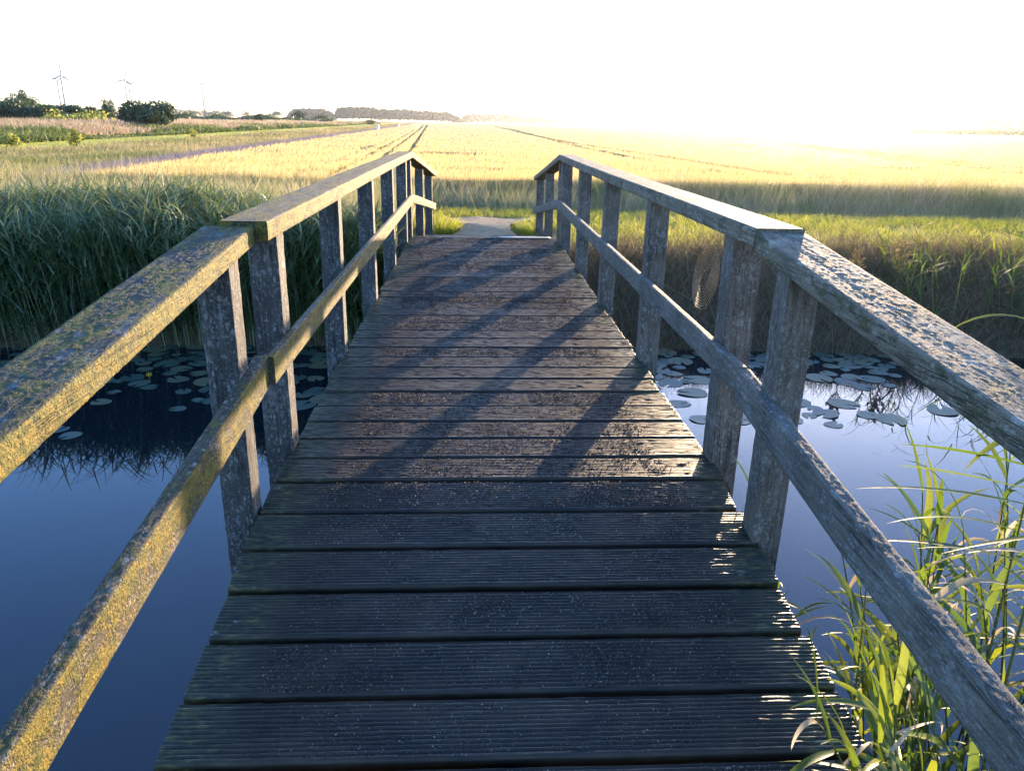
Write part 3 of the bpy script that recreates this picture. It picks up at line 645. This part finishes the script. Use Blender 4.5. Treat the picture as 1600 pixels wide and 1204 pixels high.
bounds.sort(); bounds = [(a+rng.uniform(-0.003, 0.003), b_+rng.uniform(-0.003, 0.003)) for a, b_ in bounds]
for a, b_ in bounds: board(g, a, b_)
deck = obj('deck', g, M['deck'], bridge)
# grit
g = Geo(); pts = []; rr = []
for a, b_ in bounds:
    if a < 0.9 or a > 8.6: continue
    mid = a > YB-0.1
    n = int(9000 if not mid else 5200/(1+0.10*(a-2.5)))
    if not mid: n = 11000
    e0, e1 = rng.normal(-0.53, 0.03), rng.normal(0.74, 0.03)
    x = rng.uniform(e0, e1, n); yy = rng.uniform(a+0.008, b_-0.008, n)
    dn = vnoise(x*9+a*13, yy*9, 61)*0.65+vnoise(x*31, yy*31, 62)*0.35
    kx = rng.random(n) < np.clip((dn-(0.33 if not mid else 0.20))*3.0, 0.16, 1); kx &= rng.random(n) < np.clip(np.minimum(x-e0, e1-x)/0.07, 0.1, 1); x, yy = x[kx], yy[kx]
    z = np.array([deckz(q) for q in yy]); z -= 0.005*((((yy-a-0.006)/((b_-a-0.012)/12)) % 1) > 0.62)
    pts.append(np.column_stack([x, yy, z])); rr.append(np.clip(rng.beta(1.3, 2.2, len(x))+0.25*(vnoise(x*5+a*3, yy*9, 70)-0.5)+(-0.13 if mid else 0.10), 0, 1))
pts = np.concatenate(pts); rr = np.concatenate(rr); n = len(pts)
sz = rng.uniform(0.0012, 0.0036, n)*(1+0.16*np.clip(pts[:, 1]-2.5, 0, 6))
o4 = rng.normal(size=(n, 4, 3)); o4 -= o4.mean(1, keepdims=True); o4 /= np.linalg.norm(o4, axis=2, keepdims=True)
V = pts[:, None]+o4*sz[:, None, None]
f = (np.arange(n)[:, None, None]*4+np.array([[0, 1, 2], [0, 3, 1], [0, 2, 3], [1, 3, 2]])[None]).reshape(-1, 3)
g.add(V.reshape(-1, 3), f, np.repeat(rr, 4)); gr = obj('grit_coating', g, M['grit'], bridge); gr['kind'] = 'stuff'
# pale repair strip
g = Geo(); box(g, (0.28, 8.50, 0.002), (0.84, 8.58, 0.012)); obj('repair_strip', g, M['freshboard'], bridge)
# beams under the deck
for x0 in (-0.66, 0.02, 0.74):
    S = []
    s = rrect(0.10, 0.18, 0.006)
    for yy in (-0.9, YB, YF, 11.5): S.append(np.column_stack([x0+0.05+s[:, 0], np.full(12, yy), deckz(yy)-0.13+s[:, 1]]))
    g = Geo(); loft(g, S); obj('beam', g, M['beam'], bridge)

def wobble_loft(secs, amp, axis=1):
    """roughen a timber: slow hollows, grain ridges along its length and crumbs of lichen, all in the mesh"""
    S = np.array(secs); n, k = S.shape[:2]
    ctr = S.mean(1, keepdims=True); d = S-ctr; d /= np.linalg.norm(d, axis=2, keepdims=True)+1e-9
    L = S[..., axis]; j_ = np.broadcast_to(np.arange(k)[None], (n, k)); o_ = rng.random()*50
    a = 0.5*(vnoise(L*6+o_, j_*0.25+o_, 81)-0.5)+0.55*(vnoise(L*85+o_, j_*0.8+o_, 82)-0.5)+0.9*(vnoise(L*6+o_, j_*1.7+o_, 83)-0.5)
    crumb = np.clip(vnoise(L*45+o_, j_*0.6+o_, 84)*0.45+vnoise(L*150+o_, j_*1.9+o_, 85)*0.55-0.55, 0, 1)*3.0; a = a+crumb
    a = a+rng.normal(0, 0.22, (n, k))
    a[0] *= 0.3; a[-1] *= 0.3
    return S+d*(a*amp)[..., None]
def fine(s, step=0.006):
    out = []
    for a, b_ in zip(s, np.roll(s, -1, 0)):
        m_ = max(1, int(np.linalg.norm(b_-a)/step)); out += [a+(b_-a)*q/m_ for q in range(m_)]
    return np.array(out)
def rail(name, x0, x1, w_, p0, p1, h_, mat, xe=None):
    """rail along the bridge: inner/outer x at start, (y, top z) at both ends"""
    st = 0.006 if p0[0] < 2 else (0.014 if p0[0] < 5 else 0.05); n = max(8, int((p1[0]-p0[0])/st)); S = []; s = fine(rrect(w_, h_, 0.006), 0.005 if p0[0] < 5 else 0.02)
    for tt in np.linspace(0, 1, n):
        yy = p0[0]+(p1[0]-p0[0])*tt; zz = p0[1]+(p1[1]-p0[1])*tt-h_/2
        xc = (x0+x1)/2+((xe or 0)*tt)
        S.append(np.column_stack([xc+s[:, 0], np.full(len(s), yy), zz+s[:, 1]+0.003*math.sin(tt*5+x0*9)]))
    g = Geo(); loft(g, wobble_loft(S, (0.0012 if x0 < 0 else 0.0007) if w_ > 0.1 else 0.0008)); return obj(name, g, mat, bridge)
TW = 0.155
# left side
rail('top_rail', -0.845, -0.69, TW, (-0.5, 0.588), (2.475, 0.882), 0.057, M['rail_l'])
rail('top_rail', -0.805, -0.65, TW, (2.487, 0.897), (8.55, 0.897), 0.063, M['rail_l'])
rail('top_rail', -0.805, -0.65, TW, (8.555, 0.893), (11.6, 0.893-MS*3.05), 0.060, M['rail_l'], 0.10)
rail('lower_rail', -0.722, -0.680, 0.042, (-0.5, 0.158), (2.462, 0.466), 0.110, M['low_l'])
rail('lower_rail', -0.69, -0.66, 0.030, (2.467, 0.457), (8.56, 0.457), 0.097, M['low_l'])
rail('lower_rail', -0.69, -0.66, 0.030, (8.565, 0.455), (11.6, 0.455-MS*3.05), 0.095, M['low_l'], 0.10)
# right side
rail('top_rail', 0.865, 1.02, TW, (-0.5, 0.600), (2.345, 0.894), 0.057, M['rail_r'])
rail('top_rail', 0.862, 1.02, TW, (2.357, 0.903), (8.15, 0.903), 0.060, M['rail_r'])
rail('top_rail', 0.862, 1.02, TW, (8.155, 0.899), (11.5, 0.899-MS*3.35), 0.058, M['rail_r'])
rail('lower_rail', 0.855, 0.898, 0.043, (-0.5, 0.160), (2.344, 0.457), 0.110, M['low_r'])
rail('lower_rail', 0.858, 0.888, 0.030, (2.349, 0.460), (8.12, 0.460), 0.095, M['low_r'])
rail('lower_rail', 0.858, 0.888, 0.030, (8.125, 0.458), (11.5, 0.458-MS*3.35), 0.095, M['low_r'])
def post(x0, x1, y0, y1, zb, zt, mat, tiltx=0.0, tilty=0.0, bolt=True):
    n = max(6, int((zt-zb)/0.02)); S = []; s = fine(rrect(abs(x1-x0), y1-y0, 0.005), 0.009)
    for tt in np.linspace(0, 1, n):
        S.append(np.column_stack([(x0+x1)/2+s[:, 0]+tiltx*(tt-1), (y0+y1)/2+s[:, 1]+tilty*(tt-1), np.full(len(s), zb+(zt-zb)*tt)]))
    g = Geo(); loft(g, wobble_loft(S, 0.0016, 2)); p = obj('post', g, mat, bridge)
    if bolt:
        g = Geo(); out_ = -1 if x0 < 0 else 1; xo = (min(x0, x1) if out_ < 0 else max(x0, x1))-tiltx*0.8
        zz = deckz((y0+y1)/2)-0.06
        tube(g, [(xo-0.004*out_, (y0+y1)/2, zz), (xo+0.012*out_, (y0+y1)/2, zz), (xo+0.013*out_, (y0+y1)/2, zz)], np.array([0.013, 0.013, 0.006]), 8)
        obj('bolt', g, M['steel'], p)
    return p
ml, mr = M['post_l'], M['post_r']
# left posts (inner face, outer face)
post(-0.716, -0.812, 2.27, 2.37, -0.35, 0.812, ml)
post(-0.692, -0.795, 2.75, 2.855, -0.32, 0.833, ml, 0.0)
for yy in (4.04, 5.40, 6.75, 8.12): post(-0.692, -0.792, yy, yy+0.10, -0.34, 0.833, ml, rng.normal(0, 0.008))
for q, yy in enumerate((8.66, 10.0, 11.3)):
    xi = -0.692+0.10*(yy-8.55)/3.05
    post(xi, xi-0.10, yy, yy+0.10, deckz(yy)-0.3, 0.83-MS*(yy-8.55)-0.012, ml)
post(-0.718, -0.815, 0.42, 0.52, -0.6, 0.62, ml)
# right posts
post(0.892, 0.985, 2.12, 2.22, -0.38, 0.812, mr, 0.012)
post(0.892, 0.995, 2.62, 2.735, -0.34, 0.843, mr, 0.0)
for yy in (3.93, 5.30, 6.66, 8.0): post(0.890, 0.99, yy, yy+0.10, -0.34, 0.843, mr, rng.normal(0, 0.008))
for yy in (8.3, 9.8, 11.2): post(0.890, 0.99, yy, yy+0.10, deckz(yy)-0.3, 0.84-MS*(yy-8.15)-0.012, mr)
post(0.895, 0.99, 0.42, 0.52, -0.62, 0.625, mr)

# ------------------------------------------------------------------ spider web between two right posts
g = Geo()
wc = np.array([0.955, 3.12, 0.61]); 
def wp(r_, a): return wc+np.array([0.02*math.sin(a), 0.16*r_*math.cos(a), 0.13*r_*math.sin(a)])
for k in range(14):
    a = k/14*6.283; tube(g, [wp(0, a), wp(1.12, a)], 0.00018, 3)
for q in np.linspace(0.3, 1.0, 9):
    P = [wp(q*(1+0.02*math.sin(5*a)), a) for a in np.linspace(0, 6.283, 41)]; tube(g, P, 0.00034, 3)
for a, e in ((0.9, (0.95, 3.95, 0.80)), (2.3, (0.95, 2.74, 0.80)), (3.8, (0.92, 2.74, 0.46)), (5.3, (0.90, 3.92, 0.46))):
    tube(g, [wp(1.1, a), np.array(e)], 0.00025, 3)
tag(obj('spider_web', g, M['web']), 'round orb spider web hung between the second and third right posts', 'spider web')

# ------------------------------------------------------------------ plants with a face of their own
def seed_plant(x, y, h, label, group=None):
    root = empty('dock_plant', (x, y, float(ground_z(x, y)))); tag(root, label, 'plant', group)
    g, g2 = Geo(), Geo(); tube(g, [(0, 0, 0), (0.01, 0.01, h*0.6), (0.0, 0.02, h)], np.array([0.005, 0.004, 0.002]), 5)
    for k in range(11):
        t = 0.5+0.5*k/11; a = k*2.4; L = h*0.36*(1.25-t)
        e = np.array([math.cos(a)*L*0.55, math.sin(a)*L*0.55, h*t+L*0.9]); s = np.array([0.0, 0.015, h*t])
        tube(g, [s, (s+e)/2+np.array([0, 0, -0.01]), e], 0.0022, 4)
        for q in np.linspace(0.1, 1, 14): cards(g2, (s*(1-q)+e*q)[None]+rng.normal(0, 0.008, (5, 3)), 0.011, asp=0.7)
    obj('stem', g, M['stem'], root); obj('seed_heads', g2, M['seed'], root)
seed_plant(4.12, 8.1, 0.66, 'brown branching dock seed head rising above the right top rail')
seed_plant(4.66, 8.2, 0.64, 'smaller blurred brown seed head to the right of the tall one')
def tuft(x, y, n, h, mat, label, spread_=0.3):
    g = Geo(); a = rng.uniform(0, 6.28, n); rr_ = spread_*np.sqrt(rng.random(n)); xx, yy = rr_*np.cos(a), rr_*np.sin(a)
    blades(g, np.column_stack([xx, yy, np.full(n, -0.02)]), rng.uniform(h*0.5, h, n), np.full(n, 0.008), a, rng.uniform(0.05, 0.5, n), rng.uniform(0.2, 1.3, n), 4)
    o = obj('grass_tuft', g, mat); o.location = (x, y, float(ground_z(x, y))); tag(o, label, 'grass tuft')
tuft(-0.55, 11.85, 900, 0.34, M['meadow'], 'golden green grass tuft at the far end of the left railing')
tuft(0.98, 11.85, 800, 0.28, M['meadow'], 'green grass tuft at the far end of the right railing')

# ------------------------------------------------------------------ trees, bushes and woods
def blobs(n, rx, ry, rz, k, seed, sub=0.42):
    r_ = np.random.default_rng(seed); c = r_.normal(size=(k, 3)); c /= np.linalg.norm(c, axis=1)[:, None]; c *= r_.uniform(0.3, 0.72, (k, 1)); c *= (rx, ry, rz)
    s = r_.uniform(sub*0.6, sub*1.25, k); i = r_.integers(0, k, n); d = r_.normal(size=(n, 3)); d /= np.linalg.norm(d, axis=1)[:, None]
    p = c[i]+d*(r_.uniform(0.45, 1.0, n)**0.6*s[i])[:, None]*np.array([rx, ry, rz])
    shade = r_.random(k)[i]*0.5+r_.random(n)*0.5
    return p, shade
def tree(name, x, y, h, wd, label, cat, group=None, trunk=0.25, leaves=1500, k=16, ls=None, seed=0, mat='tree', zb=None):
    z = float(ground_z(x, y)) if zb is None else zb
    root = empty(name, (x, y, z-0.1)); tag(root, label, cat, group)
    g = Geo(); ch = h*(1-trunk)/2; cz = h-ch
    tube(g, [(0, 0, 0), (0.02*h, 0, h*0.3), (0, 0.02*h, h*0.75)], np.array([h*0.03, h*0.022, h*0.008]), 7)
    for q in range(5):
        a = q*2.3; tube(g, [(0.01*h, 0, h*(0.2+0.08*q)), (math.cos(a)*wd*0.2, math.sin(a)*wd*0.2, h*(0.35+0.09*q)), (math.cos(a)*wd*0.36, math.sin(a)*wd*0.36, h*(0.45+0.09*q))], np.array([h*0.014, h*0.009, h*0.004]), 5)
    obj('trunk', g, M['bark'], root)
    p, sh = blobs(leaves, wd/2, wd/2, ch, k, seed); p[:, 2] += cz; p[:, 2] = np.maximum(p[:, 2], 0.05*h*trunk+0.05)
    g = Geo(); cards(g, p, (ls or h*0.035)*rng.uniform(0.6, 1.3, leaves), sh, asp=0.6); obj('crown', g, M[mat], root)
    return root
def at(px_, dist): a, _ = azel(px_, 190); return dist*math.sin(a), dist*math.cos(a)
def hgt(px_, py, dist, x, y): return EYE+dist*math.tan(azel(px_, py)[1])-float(ground_z(x, y))+0.1
def tree_px(name, cx, top, wpx, dist, label, cat, group=None, **kw):
    x, y = at(cx, dist); h = hgt(cx, top, dist, x, y); wd = wpx/F*dist*1.16; kw['leaves'] = int(kw.get('leaves', 1500)*(0.35 if kw.get('mat') == 'scrub' else 2.0)); kw.setdefault('ls', 0.016*wd+0.05)
    return tree(name, x, y, h, wd, label, cat, group, seed=int(cx*7+top), **kw)
tree_px('broadleaf_tree', 43, 134, 27, 150, 'round topped tree standing highest above the bushes at the far left', 'tree', trunk=0.15, leaves=2600)
tree_px('bush', 10, 152, 62, 120, 'large dark bush at the left edge of the dyke', 'bush', trunk=0.02, leaves=3200, k=22)
tree_px('bush', 66, 160, 56, 118, 'broad dark bush below the round topped tree', 'bush', trunk=0.02, leaves=3000, k=22)
tree_px('bush', 76, 153, 16, 190, 'small bluish bush top showing behind the broad bush', 'bush', trunk=0.05, leaves=1200)
tree_px('bush', 106, 161, 44, 125, 'dome shaped dark bush left of the slender tree', 'bush', trunk=0.02, leaves=2600, k=20)
tree_px('bush', 142, 165, 36, 135, 'low uneven bush between the dome bush and the slender tree', 'bush', trunk=0.02, leaves=1800)
tree_px('slender_tree', 173, 150, 17, 140, 'slender upright tree left of the big round bush', 'tree', trunk=0.08, leaves=1900, k=14)
tree_px('bush', 173, 166, 32, 138, 'low bush around the foot of the slender tree', 'bush', trunk=0.02, leaves=1500)
tree_px('bush', 232, 157, 70, 95, 'big round dark green bush alone on the dyke', 'bush', trunk=0.02, leaves=4200, k=26)
tree_px('bush', 128, 172, 70, 100, 'pale green low scrub in front of the dark bushes', 'bush', trunk=0.02, leaves=1800, mat='scrub')
tree_px('bush', 85, 172, 40, 95, 'pale green scrub at the foot of the broad dark bush', 'bush', trunk=0.02, leaves=1400, mat='scrub')
tree_px('bush', 12, 205, 22, 45, 'yellow green bush on the dyke slope at the left edge', 'bush', trunk=0.02, leaves=1500, mat='scrub')
tree_px('bush', 113, 194, 17, 46, 'upright yellow green bush halfway along the dyke slope', 'bush', trunk=0.02, leaves=1300, mat='scrub')
tree_px('bush', 300, 199, 13, 72, 'small green bush on the dyke slope above the mown strip', 'bush', trunk=0.02, leaves=900, mat='scrub')
tree_px('bush', 405, 176, 16, 190, 'small dark round bush on the dyke right of the big bush', 'bush', trunk=0.02, leaves=1100)
tree_px('bush', 467, 173, 22, 260, 'dark rounded bush on the dyke in front of the long wood', 'bush', trunk=0.02, leaves=1700)
tree_px('bush', 503, 178, 24, 300, 'low dark bush with a small tip at the end of the dyke', 'bush', trunk=0.02, leaves=1400)
tree_px('bush', 578, 186, 20, 330, 'flat little bush where the dyke meets the field', 'bush', trunk=0.02, leaves=900)
for i, (cx, top, wp_) in enumerate(((278, 169, 24), (303, 168, 26), (323, 170, 22), (336, 169, 16), (355, 170, 26), (386, 170, 20), (430, 172, 30))):
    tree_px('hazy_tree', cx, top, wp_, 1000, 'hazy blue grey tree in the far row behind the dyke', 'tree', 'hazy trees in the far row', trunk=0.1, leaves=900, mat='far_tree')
tree_px('hazy_tree', 1547, 163, 26, 520, 'pale hazy tree standing tallest at the far right', 'tree', trunk=0.12, leaves=1800)
def wood(name, pts, dist, depth, label, n, gap=0.0, ls=2.2, seed=3):
    """a far wood: crowns of many trees over a rough outline, with bare trunks below"""
    g = Geo(); r_ = np.random.default_rng(seed)
    xs_ = np.array([p[0] for p in pts]); hs = np.array([p[1] for p in pts])
    cx = r_.uniform(xs_[0], xs_[-1], n); top = np.interp(cx, xs_, hs)
    top = top+3.0*(vnoise(cx*0.11, cx*0, seed)-0.5)+3.0*(vnoise(cx*0.5, cx*0, seed+1)-0.5)
    P = np.zeros((n, 3))
    az = np.array([azel(a, 190)[0] for a in np.linspace(xs_[0], xs_[-1], 200)]); azc = np.interp(cx, np.linspace(xs_[0], xs_[-1], 200), az)
    dd = dist+r_.uniform(0, depth, n)
    el = np.array([azel(a, b_)[1] for a, b_ in zip(cx, top)])
    H_ = EYE+dist*np.tan(el); H_ = H_*(0.9+0.12*r_.random(n))
    fr = 1-r_.random(n)**1.7*(1-gap)
    P[:, 0] = dd*np.sin(azc); P[:, 1] = dd*np.cos(azc); ef = np.clip(np.minimum(cx-xs_[0], xs_[-1]-cx)/(5.0 if xs_[0] < 1300 else 30.0), 0, 1)**0.5; P[:, 2] = -0.5+fr*(H_*(0.35+0.65*ef)+0.5)
    cards(g, P, ls*r_.uniform(0.5, 1.2, n), asp=0.7)
    for a in np.linspace(xs_[0]+2, xs_[-1]-2, int((xs_[-1]-xs_[0])/5)):
        z_ = azel(a, 190)[0]; q = dist+r_.uniform(0, depth); hh_ = EYE+dist*math.tan(azel(a, float(np.interp(a, xs_, hs)))[1])
        tube(g, [(q*math.sin(z_), q*math.cos(z_), -0.6), (q*math.sin(z_), q*math.cos(z_), hh_*0.8)], 0.35, 5, mat=1)
    tag(obj(name, g, [M['far_tree'], M['far_tree']]), label, 'wood', kind='stuff')
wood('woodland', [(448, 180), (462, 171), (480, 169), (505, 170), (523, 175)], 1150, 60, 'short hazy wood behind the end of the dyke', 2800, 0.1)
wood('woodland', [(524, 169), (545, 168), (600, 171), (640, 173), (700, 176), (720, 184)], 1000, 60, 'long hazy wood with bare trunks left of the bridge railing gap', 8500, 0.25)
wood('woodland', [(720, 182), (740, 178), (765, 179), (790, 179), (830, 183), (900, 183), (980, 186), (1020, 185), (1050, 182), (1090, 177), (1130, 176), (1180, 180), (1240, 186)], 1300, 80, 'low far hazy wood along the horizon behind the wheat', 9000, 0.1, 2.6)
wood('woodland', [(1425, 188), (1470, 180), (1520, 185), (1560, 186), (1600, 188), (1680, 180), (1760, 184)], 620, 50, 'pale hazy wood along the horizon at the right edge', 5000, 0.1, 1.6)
# dark hedge strip at right
g = Geo(); n = 3500; a = np.interp(rng.random(n), [0, 1], [azel(1428, 190)[0], azel(1800, 190)[0]]); d_ = rng.uniform(300, 306, n)
cards(g, np.column_stack([d_*np.sin(a), d_*np.cos(a), rng.uniform(-0.5, 1.25, n)]), 0.4); tag(obj('low_hedge', g, M['tree']), 'long low dark hedge beyond the wheat at the right edge', 'hedge')
g = Geo(); n = 5000; a = np.interp(rng.random(n), [0, 1], [azel(235, 190)[0], azel(520, 190)[0]]); d_ = rng.uniform(240, 300, n)
cards(g, np.column_stack([d_*np.sin(a), d_*np.cos(a), 0.9+rng.uniform(0, 1.6, n)*vnoise(a*60, a*0, 5)]), 0.5); tag(obj('low_scrub', g, M['tree']), 'low dark scrub line on the dyke right of the big round bush', 'scrub', kind='stuff')

# ------------------------------------------------------------------ wind turbines
def turbine(px_, hub_y, dist, blade_px, phase, face, label, group='wind turbines on the horizon'):
    a, e = azel(px_, hub_y); x, y = dist*math.sin(a), dist*math.cos(a); H_ = EYE+dist*math.tan(e)+0.5
    root = empty('wind_turbine', (x, y, -0.5), -a+face); tag(root, label, 'wind turbine', group)
    s = H_/90
    g = Geo(); tube(g, [(0, 0, 0), (0, 0, H_*0.5), (0, 0, H_-1.2*s)], np.array([2.6*s, 2.1*s, 1.6*s]), 10); obj('tower', g, M['turbine'], root, True)
    g = Geo(); S = []
    for yy, q in ((4.5, 0.7), (4.0, 1.0), (-2.5, 1.0), (-3.2, 0.7)):
        r_ = rrect(3.2*s*q, 3.4*s*q, 0.5*s); S.append(np.column_stack([r_[:, 0], np.full(12, yy*s), H_+r_[:, 1]]))
    loft(g, S[::-1]); obj('nacelle', g, M['turbine'], root)
    g = Geo(); tube(g, [(0, -3.1*s, H_), (0, -4.2*s, H_), (0, -5.2*s, H_)], np.array([1.6*s, 1.4*s, 0.3*s]), 10); obj('hub', g, M['turbine'], root, True)
    L = blade_px/F*dist*1.06
    for k in range(3):
        an = phase+k*2.0944; d = np.array([math.sin(an), 0, math.cos(an)]); n_ = np.array([math.cos(an), 0, -math.sin(an)])
        S = []
        for t_, c_, th_ in ((0.02, 2.0, 1.6), (0.12, 2.4, 1.2), (0.22, 4.2, 0.9), (0.6, 2.9, 0.6), (0.97, 1.3, 0.3), (1.0, 0.5, 0.15)):
            ctr = np.array([0, -4.0*s, H_])+d*(L*t_); q = rrect(1, 1, 0.3)
            S.append(ctr+q[:, :1]*n_*c_*s+q[:, 1:]*np.array([0, 1, 0])*th_*s)
        g = Geo(); loft(g, S); obj('blade', g, M['turbine'], root)
    return root
turbine(94.5, 118, 1900, 17, 0.03, 0.15, 'tallest wind turbine above the far left trees with one blade straight up')
turbine(89, 126, 2300, 14, -1.0, 0.2, 'wind turbine just left of and behind the tallest one')
turbine(194.5, 124.5, 2000, 16, 0.22, 0.1, 'tall wind turbine between the slender tree and the big round bush')
turbine(201.5, 132, 2400, 11, 1.15, 0.1, 'shorter wind turbine right beside the tall one near the big bush')
turbine(315, 131, 1150, 7, 0.0, 1.45, 'left one of two thin turbine towers standing close together')
turbine(317.5, 131, 1250, 7, 0.3, 1.45, 'right one of two thin turbine towers standing close together')
turbine(257, 152.5, 1400, 7, -1.4, 0.2, 'small far wind turbine right above the big round bush')
turbine(340, 155, 1300, 6, 0.1, 1.3, 'faint small turbine right of the pair of thin towers')
turbine(419, 160, 1300, 8, 0.0, 1.3, 'faint thin turbine standing alone towards the long wood')
turbine(119.5, 151, 3000, 6, 0.1, 0.4, 'tiny far turbine just right of the tallest turbine')
turbine(132, 147, 3000, 7, 0.7, 0.3, 'tiny far turbine above the dome shaped bush')
turbine(8, 145, 2900, 9, -0.3, 0.3, 'small far turbine at the left edge of the view')
turbine(-2, 147, 3000, 8, 1.1, 0.3, 'small far turbine cut by the left edge of the view')
# white marker posts at the field edge
for px_, d_, lb in ((590, 118, 'nearer white marker post on the field edge below the long wood'), (623, 170, 'farther white marker post on the field edge')):
    x, y = at(px_, d_); root = empty('marker_post', (x, y, float(ground_z(x, y)))); tag(root, lb, 'marker post', 'white marker posts on the field edge')
    g = Geo(); box(g, (-0.16, -0.16, 0), (0.16, 0.16, 0.95), c=0.02); obj('body', g, M['marker'], root)
    g = Geo(); box(g, (-0.19, -0.19, 0.955), (0.19, 0.19, 1.05), c=0.02); obj('cap', g, M['marker'], root)

# ------------------------------------------------------------------ haze
g = Geo(); lo, hi = (-3700, -3700, -3.2), (3700, 3700, 175)
V = [(x, y, z) for z in (lo[2], hi[2]) for y in (lo[1], hi[1]) for x in (lo[0], hi[0])]
g.add(V, [[0, 2, 3, 1], [4, 5, 7, 6], [0, 1, 5, 4], [2, 6, 7, 3], [0, 4, 6, 2], [1, 3, 7, 5]])
mt, t, out = newmat('haze'); N = NT(t)
vol = N.n('ShaderNodeVolumePrincipled', {'Color': (0.93, 0.95, 1.0, 1), 'Density': 0.00009, 'Anisotropy': 0.8})
t.links.new(vol.outputs[0], out.inputs['Volume'])
hz = obj('haze', g, mt); hz['kind'] = 'stuff'
